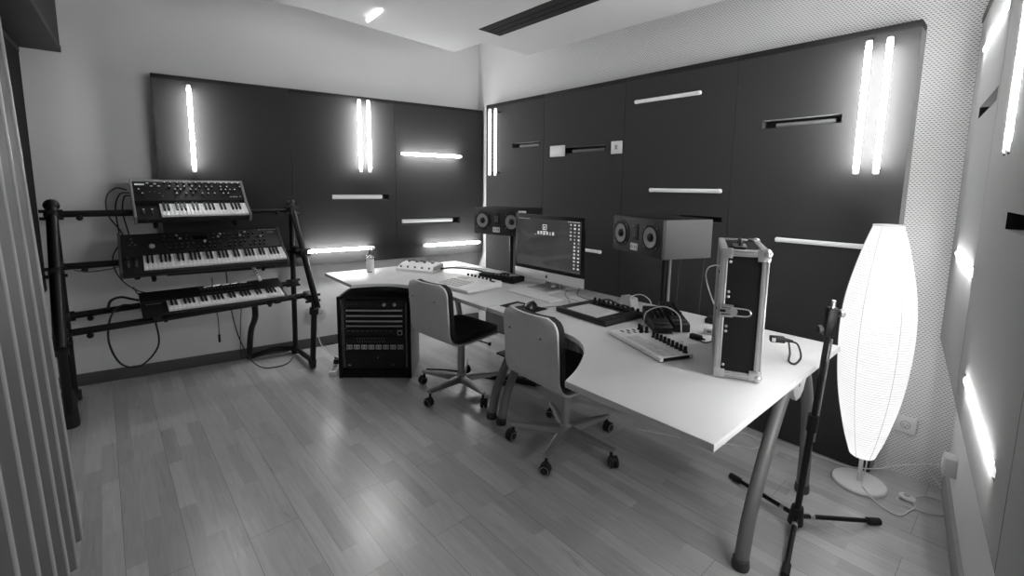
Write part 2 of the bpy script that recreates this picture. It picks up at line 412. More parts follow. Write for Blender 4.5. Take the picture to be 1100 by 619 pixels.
# ceiling tubes under the dropped ceiling (the far one shows at the top of the photograph)
def ceiling_tube(label, x, y, rz, L, kind='soft'):
    t = light_tube(label, Vector((0, 0, 0)), rz, 0, 0, 2.484, L, False, kind, False, 'tubes under the dropped ceiling')
    t.location = (x, y, 2.4865); t.name = 'ceiling_light'; return t
ceiling_tube('short bright tube under the dropped ceiling at the top of the photo', -2.907, 1.385, R(-4), 0.25)

# wall plates and sockets
def plate(name, label, P, rz, off, x, z, w, h, kind):
    ca, sa = math.cos(rz), math.sin(rz)
    t = thing(name, label, 'wall plate' if kind != 'socket' else 'socket', (P.x + ca * x + sa * off, P.y + sa * x - ca * off, z), rz)
    MB().box((0, -0.0070, 0), (w, 0.012, h), 0.003).build('cover', white_plastic, t)
    if kind == 'switch': MB().box((0, -0.014, 0), (w * 0.78, 0.006, h * 0.7), 0.002).build('rocker', white_paint, t)
    if kind == 'data':
        MB().box((0, -0.0135, 0.002), (0.024, 0.003, 0.034), 0.001).build('insert', light_grey, t)
        for s in (0.008, -0.006): MB().box((0, -0.0155, s), (0.010, 0.002, 0.006)).build('port', dark_grey, t)
    if kind == 'socket':
        n = 2 if w > 0.12 else 1
        for k in range(n):
            xx = (k - (n - 1) / 2) * 0.072
            a = MB().lathe([(0.021, 0), (0.021, 0.003), (0.017, 0.003), (0.016, 0.0005)], seg=24, M=Matrix.Translation((xx, -0.012, 0)) @ Matrix.Rotation(R(90), 4, 'X')).build('recess', light_grey, t)
            for p in ((-0.0075, 0.0), (0.0075, 0.0), (0, -0.011)):
                MB().rod((xx + p[0], -0.0152, p[1]), (xx + p[0], -0.012, p[1]), 0.0026, seg=8).build('pin_hole', black_matte, t)
    return t
plate('wall_plate', 'larger blank white plate left of the dark slot above the monitor', PB, rB, TB, -2.633, 1.714, 0.16, 0.088, 'switch')
plate('wall_plate', 'smaller white plate with a port, right of the dark slot', PB, rB, TB, -2.053, 1.712, 0.093, 0.09, 'data')
plate('wall_socket', 'white socket on the perforated wall behind the paper lamp', PB, rB, 0.0, -0.325, 0.267, 0.085, 0.085, 'socket')
plate('wall_socket', 'double white socket under the keyboard stand clamp near the rack', PA, rA, 0.0, 0.725, 0.315, 0.155, 0.085, 'socket')

# folding door at the left edge
def folding_door():
    p0 = Vector((-2.372, -0.165, 0)); t = thing('folding_door', 'grey vinyl folding door with vertical ribs at the left edge of the room', 'folding door', p0, (R(1.6), 0, math.atan2(-dD.y, -dD.x)))
    x = 0.0; H0, H1 = 0.012, 1.97
    fld = [(-0.004, 0.0), (0.10, -0.045), (0.20, 0.0)]
    for k in range(9):
        mb = MB(); pts = []
        for i in range(33):
            u = i / 32; yy = -0.05 * math.sin(PI * u) ** 0.8 if 0 < u < 1 else 0
            yy += 0.006 * math.cos(u * 8 * PI)
            pts.append((x + 0.002 + u * 0.166, yy))
        poly = pts + [(a, b - 0.012) for a, b in reversed(pts)]
        mb.prism(poly, H0, H1).build('slat', door_mat, t, 50)
        MB().rod((x - 0.004, 0.006, H0), (x - 0.004, 0.006, H1), 0.007, seg=12).build('hinge_edge', door_edge, t)
        x += 0.176
    MB().box((x / 2, -0.02, 1.985), (x, 0.05, 0.03), 0.003).build('top_rail', bulk, t)
    return t
folding_door()

# ------------------------------------------------------------------ desks
def curve_pts(P, n=5): return [(p.x, p.y) for p in catmull([Vector((x, y, 0)) for x, y in P], n)]
def curved_leg(pts, x, r0, r1):
    return MB().tube([(x, y, z) for y, z in pts], lambda u: r0 + (r1 - r0) * u, 16, smooth=5)
def desk(label, root, outline, frames, rail):
    t = thing('desk', label, 'desk', (root[0], root[1], 0), 0, 'white laminate studio desks')
    loc = lambda x, y: (x - root[0], y - root[1])
    MB().prism([loc(*p) for p in outline], DESK - 0.024, DESK, bev=0.0015).build('tabletop', laminate, t)
    for fx in frames:
        x = fx - root[0]; Y = lambda y: y - root[1]
        f = [(1.712, 0.0), (1.745, 0.15), (1.815, 0.30), (1.912, 0.46), (2.02, 0.60), (2.09, 0.665)]
        b = [(2.398, 0.0), (2.400, 0.16), (2.385, 0.32), (2.345, 0.47), (2.285, 0.60), (2.24, 0.665)]
        for pts in (f, b):
            lg = curved_leg([(Y(a), z) for a, z in pts], x, 0.0265, 0.0235).build('leg', leg_metal, t)
            MB().lathe([(0.030, 0.0), (0.032, 0.012), (0.029, 0.04), (0.0, 0.042)], (x, Y(pts[0][0]), 0), 20).build('foot', dark_grey, lg)
        br = MB()
        br.prism([(-0.125, 0.0), (0.125, 0.0), (0.115, -0.05), (0.06, -0.145), (0.02, -0.17), (-0.02, -0.17), (-0.06, -0.13), (-0.115, -0.03)], -0.012, 0.012, bev=0.003,
                 M=Matrix.Translation((x, Y(2.17), DESK - 0.026)) @ Matrix.Rotation(R(90), 4, 'Z') @ Matrix.Rotation(R(90), 4, 'X'))
        bo = br.build('bracket', white_paint, t)
        for k in range(3):
            MB().box((x, Y(2.17), DESK - 0.06 - 0.035 * k), (0.026, 0.013, 0.022), 0.002).build('slot', dark_grey, bo)
    x0, x1 = rail
    MB().box(((x0 + x1) / 2 - root[0], 2.17 - root[1], DESK - 0.045), (x1 - x0, 0.05, 0.035), 0.003).build('crossbar', leg_metal, t)
    return t
inner = [(-1.062, 1.203), (-1.10, 1.30), (-1.156, 1.405), (-1.225, 1.505), (-1.30, 1.572), (-1.39, 1.612), (-1.49, 1.625)]
right = [(-0.517, 1.203), (-0.522, 2.44), (-2.045, 2.44), (-2.045, 1.625), (-1.70, 1.625)] + curve_pts(inner[::-1])
desk('nearer white desk with the curved cutout and open right end', (-1.28, 2.05), right, [-0.605, -2.012], (-1.98, -0.62))
inner2 = [(-3.105, 1.262), (-3.09, 1.33), (-3.05, 1.425), (-2.98, 1.505), (-2.87, 1.565), (-2.74, 1.61), (-2.62, 1.622)]
left = [(-2.052, 2.44), (-3.545, 2.44), (-3.672, 1.282)] + curve_pts(inner2) + [(-2.052, 1.615)]
desk('farther white desk with the equipment rack under its end', (-2.85, 2.05), left, [-2.105, -3.42], (-3.40, -2.13))

# ------------------------------------------------------------------ swivel chairs (local +y = the way the sitter faces)
def shell(prof, width, t0, t1, corner, wrap, nu=14):
    """plywood sheet swept along a (y, z) profile, rounded at both ends, from offset t0 to t1 along its normal"""
    P = catmull([Vector((0, y, z)) for y, z in prof], 6); L = [0]
    for a, b in zip(P, P[1:]): L.append(L[-1] + (b - a).length)
    tot = L[-1]; mb = MB(); sides = []
    for off in (t0, t1):
        g = []
        for i, p in enumerate(P):
            t = (P[min(i + 1, len(P) - 1)] - P[max(i - 1, 0)]).normalized(); n = Vector((0, -t.z, t.y))
            d = min(L[i], tot - L[i]); hw = width / 2
            if d < corner: hw -= corner - math.sqrt(max(0, corner ** 2 - (corner - d) ** 2))
            up = max(0.0, 1 - L[i] / (tot * 0.55))
            row = []
            for k in range(nu + 1):
                u = 2 * k / nu - 1
                q = p + n * off + Vector((u * hw, wrap * up * (u * u), 0))
                row.append(mb.bm.verts.new(q))
            g.append(row)
        sides.append(g)
    f, b = sides; n = len(P)
    for i in range(n - 1):
        for k in range(nu):
            mb.bm.faces.new((f[i][k], f[i][k + 1], f[i + 1][k + 1], f[i + 1][k])); mb.bm.faces.new((b[i][k], b[i + 1][k], b[i + 1][k + 1], b[i][k + 1]))
        for k in (0, nu): mb.bm.faces.new((f[i][k], f[i + 1][k], b[i + 1][k], b[i][k]))
    for i in (0, n - 1):
        for k in range(nu): mb.bm.faces.new((f[i][k], b[i][k], b[i][k + 1], f[i][k + 1]))
    return mb
def chair(label, x, y, rz, phase, dz=0.0):
    t = thing('swivel_chair', label, 'chair', (x, y, 0), rz, 'plywood swivel chairs at the desks')
    prof = [(-0.300, 0.805 + dz), (-0.288, 0.70 + dz), (-0.272, 0.58 + dz), (-0.262, 0.49 + dz), (-0.225, 0.432 + dz), (-0.15, 0.415 + dz), (0.0, 0.42 + dz), (0.13, 0.428 + dz), (0.20, 0.415 + dz)]
    sh = shell(prof, 0.415, 0.0, -0.012, 0.07, 0.025).build('shell', ply, t)
    for sx in (-0.12, 0.12): MB().ball((sx, -0.309, 0.70 + dz), 0.005, 8).build('screw', dark_grey, sh)
    pad = [(-0.285, 0.797 + dz), (-0.273, 0.70 + dz), (-0.257, 0.58 + dz), (-0.247, 0.50 + dz), (-0.215, 0.447 + dz), (-0.14, 0.432 + dz), (0.0, 0.437 + dz), (0.12, 0.443 + dz), (0.185, 0.432 + dz)]
    shell(pad, 0.40, 0.028, 0.0, 0.065, 0.025).build('cushion', cushion, t)
    MB().box((0, -0.01, 0.392 + dz), (0.17, 0.21, 0.03), 0.006).build('seat_plate', dark_grey, t)
    lv = MB().rod((0.06, 0.02, 0.385 + dz), (0.235, 0.05, 0.375 + dz), 0.005)
    lv.ball((0.235, 0.05, 0.375 + dz), 0.012, 10); lv.build('lever', dark_grey, t)
    MB().rod((0, 0, 0.10), (0, 0, 0.385 + dz), 0.024, seg=24).build('column', chair_metal, t)
    MB().lathe([(0.030, 0.062), (0.036, 0.075), (0.036, 0.118), (0.028, 0.128)], seg=24).build('hub', chair_metal, t)
    for k in range(5):
        a = phase + k * 2 * PI / 5 - rz; M = Matrix.Rotation(a, 4, 'Z')
        mb = MB(); sec = [(0.026, 0.024, 0.072, 0.116), (0.15, 0.020, 0.080, 0.112), (0.305, 0.013, 0.088, 0.106)]; rings = []
        for rr, w, z0, z1 in sec: rings.append([mb.bm.verts.new(M @ Vector((rr, yy, zz))) for yy, zz in ((-w, z0), (w, z0), (w, z1 - .006), (w * .6, z1), (-w * .6, z1), (-w, z1 - .006))])
        for A, B in zip(rings, rings[1:]):
            for i in range(6): mb.bm.faces.new((A[i], A[(i + 1) % 6], B[(i + 1) % 6], B[i]))
        mb.bm.faces.new(rings[0]); mb.bm.faces.new(rings[-1])
        lg = mb.build('leg', chair_metal, t)
        cs = MB(); tip = M @ Vector((0.292, 0, 0))
        cs.rod(tip + Vector((0, 0, 0.05)), tip + Vector((0, 0, 0.095)), 0.008, seg=10)
        sw = a + 0.9 + k * 0.8; W = Matrix.Translation(M @ Vector((0.305, 0, 0.029))) @ Matrix.Rotation(sw, 4, 'Z')
        for s in (-1, 1):
            cs.lathe([(0.0, 0.004), (0.024, 0.004), (0.029, 0.008), (0.029, 0.018), (0.022, 0.023), (0.0, 0.023)], seg=20, cap=False, M=W @ Matrix.Rotation(R(90) * s, 4, 'X'))
        cs.lathe([(0.021, -0.02), (0.021, 0.02)], seg=16, M=W @ Matrix.Translation((0, 0, 0.012)) @ Matrix.Rotation(R(90), 4, 'X'))
        cs.build('caster', rubber, lg)
        for s in (-1, 1):
            MB().lathe([(0.020, 0.0236), (0.023, 0.0242), (0.023, 0.0236)], seg=20, cap=False, M=W @ Matrix.Rotation(R(90) * s, 4, 'X')).build('caster_ring', light_grey, lg)
    return t
chair('grey plywood swivel chair pushed into the cutout of the nearer desk', -1.608, 1.838, R(-3.5), R(-139.04))
chair('grey plywood swivel chair between the equipment rack and the curved desk legs', -2.545, 1.795, R(4), R(-150.7), 0.01)

# ------------------------------------------------------------------ equipment rack and its units
RK = thing('equipment_rack', 'black rack cabinet with grey sides under the farther desk', 'rack', (-3.129, 1.4325, 0), R(50.3))
RKW, RKD, RKH = 0.53, 0.36, 0.615
for s, m in ((-1, rack_side), (1, rack_side)):
    MB().box((s * (RKW / 2 - 0.009), RKD / 2, RKH / 2), (0.018, RKD, RKH), 0.002).build('side_panel', m, RK)
MB().box((0, RKD / 2 + 0.001, RKH - 0.010), (RKW - 0.036, RKD - 0.002, 0.02), 0.002).build('top_panel', black_matte, RK)
MB().box((0, RKD / 2 + 0.001, 0.03), (RKW - 0.036, RKD - 0.002, 0.06), 0.002).build('bottom_panel', black_matte, RK)
MB().box((0, RKD - 0.006, RKH / 2), (RKW - 0.036, 0.012, RKH - 0.01)).build('back_panel', black_matte, RK)
for s in (-1, 1):
    MB().box((s * 0.253, -0.004, RKH / 2), (0.025, 0.010, RKH), 0.002).build('front_edge', black_matte, RK)
    MB().box((s * 0.229, 0.012, 0.325), (0.010, 0.004, 0.50)).build('rack_rail', mid_grey, RK)
def rack_unit(label, z0, h, kind):
    ca, sa = math.cos(R(50.3)), math.sin(R(50.3)); yy = 0.004
    t = thing('rack_unit', label, 'rack unit', (-3.129 - sa * yy, 1.4325 + ca * yy, z0), R(50.3), 'audio units mounted in the rack')
    W = 0.44
    MB().box((0, 0.14, h / 2), (W - 0.03, 0.26, h - 0.004)).build('chassis', black_metal, t)
    face = MB().box((0, 0.004, h / 2), (W, 0.006, h - 0.003), 0.001).build('face_plate', black_plastic if kind != 'patch' else black_metal, t)
    if kind == 'knobs':
        for x in (0.075, 0.15):
            MB().lathe([(0.013, 0), (0.012, 0.014), (0.0, 0.015)], seg=18, cap=False, M=Matrix.Translation((x, 0.001, h * 0.45)) @ Matrix.Rotation(R(90), 4, 'X')).build('knob', light_grey, t)
        for x in (-0.19, -0.16, -0.13): MB().box((x, -0.0005, h * 0.5), (0.018, 0.003, 0.005)).build('button', dark_grey, t)
    if kind == 'silver': MB().box((0.0, -0.002, h * 0.62), (W - 0.03, 0.008, h * 0.30), 0.001).build('silver_strip', silver, t)
    if kind == 'square':
        MB().box((0.185, -0.003, h * 0.5), (0.036, 0.008, 0.036), 0.002).build('display_frame', light_grey, t)
        MB().box((0.185, -0.0075, h * 0.5), (0.022, 0.002, 0.022)).build('display', black_matte, t)
        for k in range(10): MB().box((-0.19 + k * 0.034, -0.001, h * 0.72), (0.020, 0.004, 0.003)).build('mark', mid_grey, t)
    if kind == 'dots':
        for r_ in range(2):
            for k in range(12): MB().rod((-0.13 + k * 0.018 + r_ * 0.004, -0.002, h * (0.7 - 0.4 * r_)), (-0.13 + k * 0.018 + r_ * 0.004, 0.003, h * (0.7 - 0.4 * r_)), 0.0022, seg=8).build('led', light_grey, t)
    if kind == 'patch':
        for k in range(8):
            MB().box((-0.185 + k * 0.053, -0.001, h * 0.5), (0.042, 0.006, h * 0.72), 0.002).build('socket_block', light_grey, t)
            for q in (-1, 1): MB().rod((-0.185 + k * 0.053 + q * 0.010, -0.0045, h * 0.5), (-0.185 + k * 0.053 + q * 0.010, 0.0, h * 0.5), 0.0065, seg=12).build('jack', dark_grey, t)
    if kind == 'dark':
        for x, z in ((-0.19, 0.22), (0.13, 0.24), (0.02, 0.62)): MB().box((x, -0.0005, h * z), (0.02 if x < 0 else 0.006, 0.003, 0.006)).build('led', light_grey, t)
for a in (('topmost black rack unit with two pale knobs', 0.53, 0.06, 'knobs'), ('rack unit with a silver strip just under the knobs', 0.489, 0.04, 'silver'),
          ('second rack unit with a silver strip counted from the top', 0.449, 0.039, 'silver'), ('third rack unit with a silver strip counted from the top', 0.409, 0.039, 'silver'),
          ('lowest rack unit with a thin silver strip', 0.377, 0.031, 'silver'),
          ('black rack unit with a small square display at its right', 0.318, 0.057, 'square'), ('black rack unit with rows of tiny dots', 0.262, 0.055, 'dots'),
          ('patch bay with a row of pale sockets in the rack', 0.213, 0.047, 'patch'), ('lowest black unit at the bottom of the rack', 0.065, 0.146, 'dark')): rack_unit(*a)

# ------------------------------------------------------------------ keyboard stand
ST = thing('keyboard_stand', 'black tubular multi tier keyboard stand against the plain wall', 'keyboard stand', (-3.75, 0.48, 0))
def sp(x, y, z): return (x + 3.75, y - 0.48, z)
YL, YR = -0.228, 1.14
SL = [(-3.965, 1.275), (-3.445, 0.515)]
def slx(z): return SL[0][0] + (SL[0][1] - z) / (SL[0][1] - SL[1][1]) * (SL[1][0] - SL[0][0])
for y in (YL, YR):
    w = 0.031 if y < 0 else 0.025
    MB().rod(sp(SL[0][0], y, SL[0][1]), sp(SL[1][0], y, SL[1][1]), w * 0.9, seg=18).build('slanted_post', black_metal, ST)
    MB().rod(sp(-3.60, y, 0.075 if y > 0 else 0.0), sp(-3.50, y, 0.60), w * (0.85 if y > 0 else 0.72), seg=18).build('front_leg', black_metal, ST)
    MB().rod(sp(-4.035, y, 0.03), sp(-3.962, y, 1.25), w * 0.8, seg=18).build('rear_post', black_metal, ST)
    MB().rod(sp(-4.06, y, 0.045), sp(-3.58, y, 0.06), w * 0.8, seg=14).build('floor_bar', black_metal, ST)
    MB().ball(sp(SL[0][0], y, SL[0][1]), w * 1.25, 14).build('joint', black_plastic, ST)
    MB().rod(sp(-3.52, y, 0.50), sp(-3.53, y, 0.455), w * (1.3 if y > 0 else 0.95), seg=14).build('joint', black_plastic, ST)
    if y > 0:
        cs = MB().rod(sp(-3.606, y - 0.020, 0.040), sp(-3.606, y + 0.012, 0.040), 0.040, seg=20); cs.box(sp(-3.603, y, 0.068), (0.05, 0.036, 0.025), 0.005)
        cs.build('caster', rubber, ST)
    else:
        MB().lathe([(0.036, 0), (0.040, 0.02), (0.034, 0.14), (0.027, 0.22)], sp(-3.60, y, 0), 20).build('foot', rubber, ST)
    MB().rod(sp(-4.045, y, 0.0), sp(-4.045, y, 0.06), w * 1.25, seg=14).build('foot', rubber, ST)
RAILS = [(-3.985, 1.220, 1.220), (-3.93, 0.899, 0.899), (-4.0, 0.570, 0.615), (-3.665, 0.540, 0.575)]
for x, za, zb_ in RAILS:
    MB().rod(sp(x, YL - 0.04, za), sp(x, YR + 0.035, zb_), 0.021, seg=18).build('rail', black_metal, ST)
    for y, z in ((YL, za), (YR, zb_)):
        px = slx(z) if z > 0.65 else (x if x < -3.9 else -3.53)
        cl = MB().box(sp((x + px) / 2, y, z), (0.055 + abs(x - px), 0.06, 0.06), 0.012); cl.rod(sp(px, y - 0.055, z + 0.022), sp(px, y + 0.05, z + 0.022), 0.010, seg=10)
        cl.rod(sp(px, y - 0.055, z - 0.022), sp(px, y + 0.05, z - 0.022), 0.010, seg=10)
        c_ = cl.build('clamp', black_plastic, ST)
        MB().ball(sp(x + 0.02, y + 0.12 if y < 0 else y - 0.10, z - 0.025), 0.022, 10, (1, 0.8, 0.8)).build('wing_knob', black_plastic, c_)
# support arms under each keyboard
def arm(y, pts): MB().tube([sp(x, y, z) for x, z in pts], 0.013, 10).build('support_arm', black_metal, ST)
for y in (0.26, 0.72): arm(y, [(-4.00, 1.212), (-3.93, 1.172), (-3.845, 1.130), (-3.832, 1.148)])
for y in (0.22, 0.86): arm(y, [(-3.94, 0.885), (-3.83, 0.845), (-3.735, 0.795), (-3.722, 0.812)])
for y in (0.25, 0.85): arm(y, [(-4.0, 0.585), (-3.80, 0.612), (-3.66, 0.578), (-3.56, 0.560), (-3.545, 0.578)])
# bent brace that drops from the lowest tier to the floor
MB().tube([sp(-3.80, 0.80, 0.585), sp(-3.86, 0.815, 0.42), sp(-3.98, 0.81, 0.30), sp(-4.06, 0.81, 0.18), sp(-4.10, 0.806, 0.02)], 0.022, 10, smooth=4).build('brace', black_metal, ST)
MB().tube([sp(-4.10, 0.806, 0.025), sp(-4.075, 0.97, 0.06), sp(-4.05, 1.12, 0.045)], 0.020, 10, smooth=4).build('floor_bar', black_metal, ST)

# ------------------------------------------------------------------ synthesizers (local x to the player's right, y to the back, z up)
def keys(t, x0, n_white, y0, z0, pitch, ln, pattern0=0):
    ck = ('wk', pitch, ln)
    if ck not in PROTO:
        PROTO[ck] = MB().box((0, ln / 2, 0), (pitch - 0.0012, ln, 0.016), 0.0015).mesh('white_key', key_white)
        PROTO[('bk', ln)] = MB().prism([(0, 0), (ln * 0.63, 0), (ln * 0.63, 0.011), (0.008, 0.011)], -0.0055, 0.0055, M=Matrix(((0, 0, 1, 0), (1, 0, 0, 0), (0, 1, 0, 0), (0, 0, 0, 1)))).mesh('black_key', black_plastic)
    for k in range(n_white):
        o = bpy.data.objects.new('white_key', PROTO[ck]); C.objects.link(o); o.parent = t; o.location = (x0 + (k + 0.5) * pitch, y0, z0)
        if (k + pattern0) % 7 in (0, 1, 3, 4, 5) and k < n_white - 1:
            b = bpy.data.objects.new('black_key', PROTO[('bk', ln)]); C.objects.link(b); b.parent = t; b.location = (x0 + (k + 1) * pitch, y0 + ln * 0.37, z0 + 0.008)
def body(W, prof, x0=0.0):
    """side profile (y, z) pulled along x"""
    M = Matrix(((0, 0, 1, 0), (1, 0, 0, 0), (0, 1, 0, 0), (0, 0, 0, 1)))
    return MB().prism(prof, x0, x0 + W, bev=0.002, M=M)
def knob_mesh(key, r, h, m):
    if key not in PROTO:
        PROTO[key] = MB().lathe([(r, 0), (r * 0.95, h * 0.6), (r * 0.8, h), (0, h)], seg=14, cap=False).mesh('knob', m)
    return PROTO[key]
def put(name, me, parent, loc, rot=(0, 0, 0)):
    o = bpy.data.objects.new(name, me); C.objects.link(o); o.parent = parent; o.location = loc; o.rotation_euler = rot; return o
knob_cap = mat('knob_cap', 0.85, 0.3)

# topmost: short synthesizer with wooden ends and a panel full of pale knobs
S1 = thing('synthesizer', 'short knobby synthesizer with wooden ends on the topmost tier', 'synthesizer', (-3.825, 0.150, 1.158), (R(30), 0, R(90)), 'synthesizers on the keyboard stand')
W1 = 0.672
body(W1 - 0.03, [(0.0, 0.0), (0.0, 0.026), (0.012, 0.030), (0.17, 0.034), (0.178, 0.062), (0.342, 0.118), (0.350, 0.105), (0.285, 0.0)], 0.015).build('case', black_plastic, S1)
for x in (0.0, W1 - 0.015):
    body(0.015, [(-0.004, -0.004), (-0.004, 0.048), (0.012, 0.056), (0.16, 0.066), (0.20, 0.080), (0.345, 0.130), (0.355, 0.122), (0.285, -0.004)], x).build('end_cheek', mat('cheek_wood', 0.16, 0.4, noise=0.3, nscale=12), S1)
body(W1 - 0.03, [(0.335, 0.116), (0.342, 0.1255), (0.352, 0.1215), (0.348, 0.10)], 0.015).build('top_rail', mat('cheek_rail', 0.42, 0.35), S1)
keys(S1, 0.143, 22, 0.014, 0.040, 0.02345, 0.145)
tlt = math.atan2(0.060, 0.177); sl = lambda y: 0.062 + (y - 0.178) * 0.060 / 0.177
kd, kc = knob_mesh('k1', 0.008, 0.014, black_plastic), knob_mesh('k1c', 0.0048, 0.004, knob_cap)
def panel_knob(t, x, y, z, tilt, a, b, h, light):
    k = put('knob', a, t, (x, y, z), (tilt, 0, 0)); put('knob_cap', b, k, (0, 0, h)); return k
rows = [(0.322, [0.19, 0.225, 0.262, 0.30, 0.335, 0.372, 0.41, 0.45, 0.49, 0.527, 0.563, 0.60, 0.637]),
        (0.288, [0.215, 0.262, 0.30, 0.345, 0.39, 0.43, 0.465, 0.52, 0.56, 0.645]),
        (0.262, [0.045, 0.245, 0.275, 0.335, 0.365, 0.44, 0.52, 0.548, 0.577, 0.607]),
        (0.228, [0.062, 0.25, 0.305, 0.345, 0.40, 0.435, 0.475, 0.53, 0.56])]
for y, xs in rows:
    for x in xs: panel_knob(S1, x, y, sl(y), tlt, kd, kc, 0.014, True)
for x, y in ((0.095, 0.32), (0.115, 0.295), (0.155, 0.295), (0.135, 0.315)): MB().box((x, y, sl(y) + 0.003), (0.016, 0.010, 0.006), 0.001).build('button', light_grey, S1)
for x, y in ((0.105, 0.25), (0.13, 0.25), (0.155, 0.24), (0.17, 0.215), (0.32, 0.262), (0.40, 0.262)): MB().box((x, y, sl(y) + 0.001), (0.012, 0.004, 0.002)).build('mark', mid_grey, S1)
MB().box((0.053, 0.315, sl(0.315) + 0.001), (0.052, 0.030, 0.002), M=Matrix.Translation((0, 0, 0))).build('maker_plate', badge_mat, S1)
for x in (0.575, 0.594, 0.61): MB().box((x, 0.205, sl(0.205) + 0.001), (0.014, 0.006, 0.002)).build('mark', light_grey, S1)
MB().box((0.637, 0.207, sl(0.207) + 0.001), (0.012, 0.012, 0.002)).build('mark', mid_grey, S1)
for x in (0.055, 0.10):
    w = MB().lathe([(0.021, -0.006), (0.023, -0.004), (0.023, 0.004), (0.021, 0.006)], seg=24, M=Matrix.Translation((x, 0.085, 0.028)) @ Matrix.Rotation(R(90), 4, 'Y')).build('wheel', dark_grey, S1)
    MB().box((x, 0.088, 0.051), (0.010, 0.012, 0.002)).build('notch', key_white, w)
for x in (0.07, W1 - 0.08): MB().rod((x, 0.05, -0.012), (x, 0.05, 0.001), 0.012, seg=12).build('foot', rubber, S1)

# middle: long synthesizer
S2 = thing('synthesizer', 'longest dark synthesizer on the middle tier', 'synthesizer', (-3.732, 0.052, 0.8215), (R(28), 0, R(88)), 'synthesizers on the keyboard stand')
W2 = 0.975
body(W2 - 0.03, [(0.0, 0.0), (0.0, 0.032), (0.012, 0.036), (0.165, 0.038), (0.172, 0.058), (0.355, 0.098), (0.368, 0.09), (0.368, 0.0)], 0.015).build('case', mat('synth_graphite', 0.028, 0.42, metal=0.3), S2)
for x in (0.0, W2 - 0.015):
    body(0.015, [(-0.004, -0.003), (-0.004, 0.046), (0.16, 0.062), (0.362, 0.106), (0.375, 0.10), (0.375, -0.003)], x).build('end_cheek', mat('cheek_dark', 0.07, 0.3), S2)
MB().box((W2 / 2, 0.006, 0.012), (W2 - 0.05, 0.014, 0.004)).build('front_strip', dark_grey, S2)
keys(S2, 0.122, 36, 0.016, 0.046, 0.02336, 0.145)
sl2 = lambda y: 0.058 + (y - 0.172) * 0.040 / 0.183; t2 = math.atan2(0.040, 0.183)
kd2, kc2 = knob_mesh('k2', 0.0072, 0.013, black_plastic), knob_mesh('k2c', 0.0042, 0.003, mid_grey)
for r_, y in enumerate((0.20, 0.235, 0.275, 0.31)):
    for k in range(20):
        x = 0.24 + k * 0.032 + 0.006 * (r_ % 2)
        if (k * 7 + r_ * 3) % 5 == 0 or (0.40 < x < 0.50 and r_ > 1): continue
        panel_knob(S2, x, y, sl2(y), t2, kd2, kc2, 0.013, False)
big = knob_mesh('k2big', 0.017, 0.014, light_grey)
put('dial', big, S2, (0.175, 0.235, sl2(0.235)), (t2, 0, 0))
for x, y in ((0.315, 0.318), (0.335, 0.288), (0.475, 0.255), (0.575, 0.315), (0.56, 0.29), (0.70, 0.295), (0.735, 0.325), (0.835, 0.275)):
    MB().box((x, y, sl2(y) + 0.006), (0.016, 0.014, 0.012), 0.003).build('button', light_grey, S2)
MB().box((0.45, 0.30, sl2(0.30) + 0.002), (0.085, 0.045, 0.004), M=None).build('display', mat('display_black', 0.004, 0.08), S2)
for k in range(9): MB().box((0.835 + k * 0.014, 0.345, sl2(0.345) + 0.001), (0.009, 0.008, 0.002)).build('mark', light_grey, S2)
MB().box((0.91, 0.318, sl2(0.318) + 0.001), (0.05, 0.022, 0.002)).build('maker_plate', mid_grey, S2)
for x in (0.045, 0.085):
    MB().box((x, 0.09, 0.044), (0.018, 0.075, 0.016), 0.006).build('wheel', dark_grey, S2)
    MB().box((x, 0.16, 0.046), (0.012, 0.008, 0.012), 0.003).build('button', dark_grey, S2)
for x, y in ((0.07, 0.31), (0.075, 0.28), (0.06, 0.255), (0.09, 0.255)): MB().box((x, y, sl2(y) + 0.002), (0.010, 0.008, 0.004)).build('button', mid_grey, S2)
for x in (0.085, W2 - 0.09): MB().rod((x, 0.03, -0.028), (x, 0.03, 0.002), 0.016, seg=12).build('foot', rubber, S2)

# lowest: flat keyboard
S3 = thing('synthesizer', 'flat black keyboard on the lowest tier with a slim device on top', 'synthesizer', (-3.552, 0.138, 0.589), (R(14), 0, R(90)), 'synthesizers on the keyboard stand')
W3 = 0.835
body(W3, [(0.0, 0.0), (-0.006, 0.014), (0.0, 0.022), (0.150, 0.026), (0.158, 0.040), (0.270, 0.056), (0.280, 0.048), (0.272, 0.0)]).build('case', black_plastic, S3)
keys(S3, 0.131, 29, 0.012, 0.030, 0.02345, 0.135)
sl3 = lambda y: 0.040 + (y - 0.158) * 0.016 / 0.112
for k in range(16): panel_knob(S3, 0.33 + k * 0.02, 0.205, sl3(0.205), 0.14, kd2, kc2, 0.013, False)
for k in range(9): MB().box((0.34 + k * 0.036, 0.172, sl3(0.172) + 0.002), (0.024, 0.008, 0.004), 0.001).build('button', dark_grey, S3)
for k in range(6): MB().box((0.03 + k * 0.014, 0.135, 0.029), (0.009, 0.006, 0.004), 0.001).build('button', mid_grey, S3)
for x in (0.07, W3 - 0.07): MB().box((x, 0.03, -0.014), (0.045, 0.05, 0.03), 0.006).build('foot', rubber, S3)
g = Matrix.Rotation(R(90), 4, 'Z') @ Matrix.Rotation(R(14), 4, 'X')
def on_s3(x, y, z): return Vector((-3.552, 0.138, 0.589)) + g @ Vector((x, y, z))
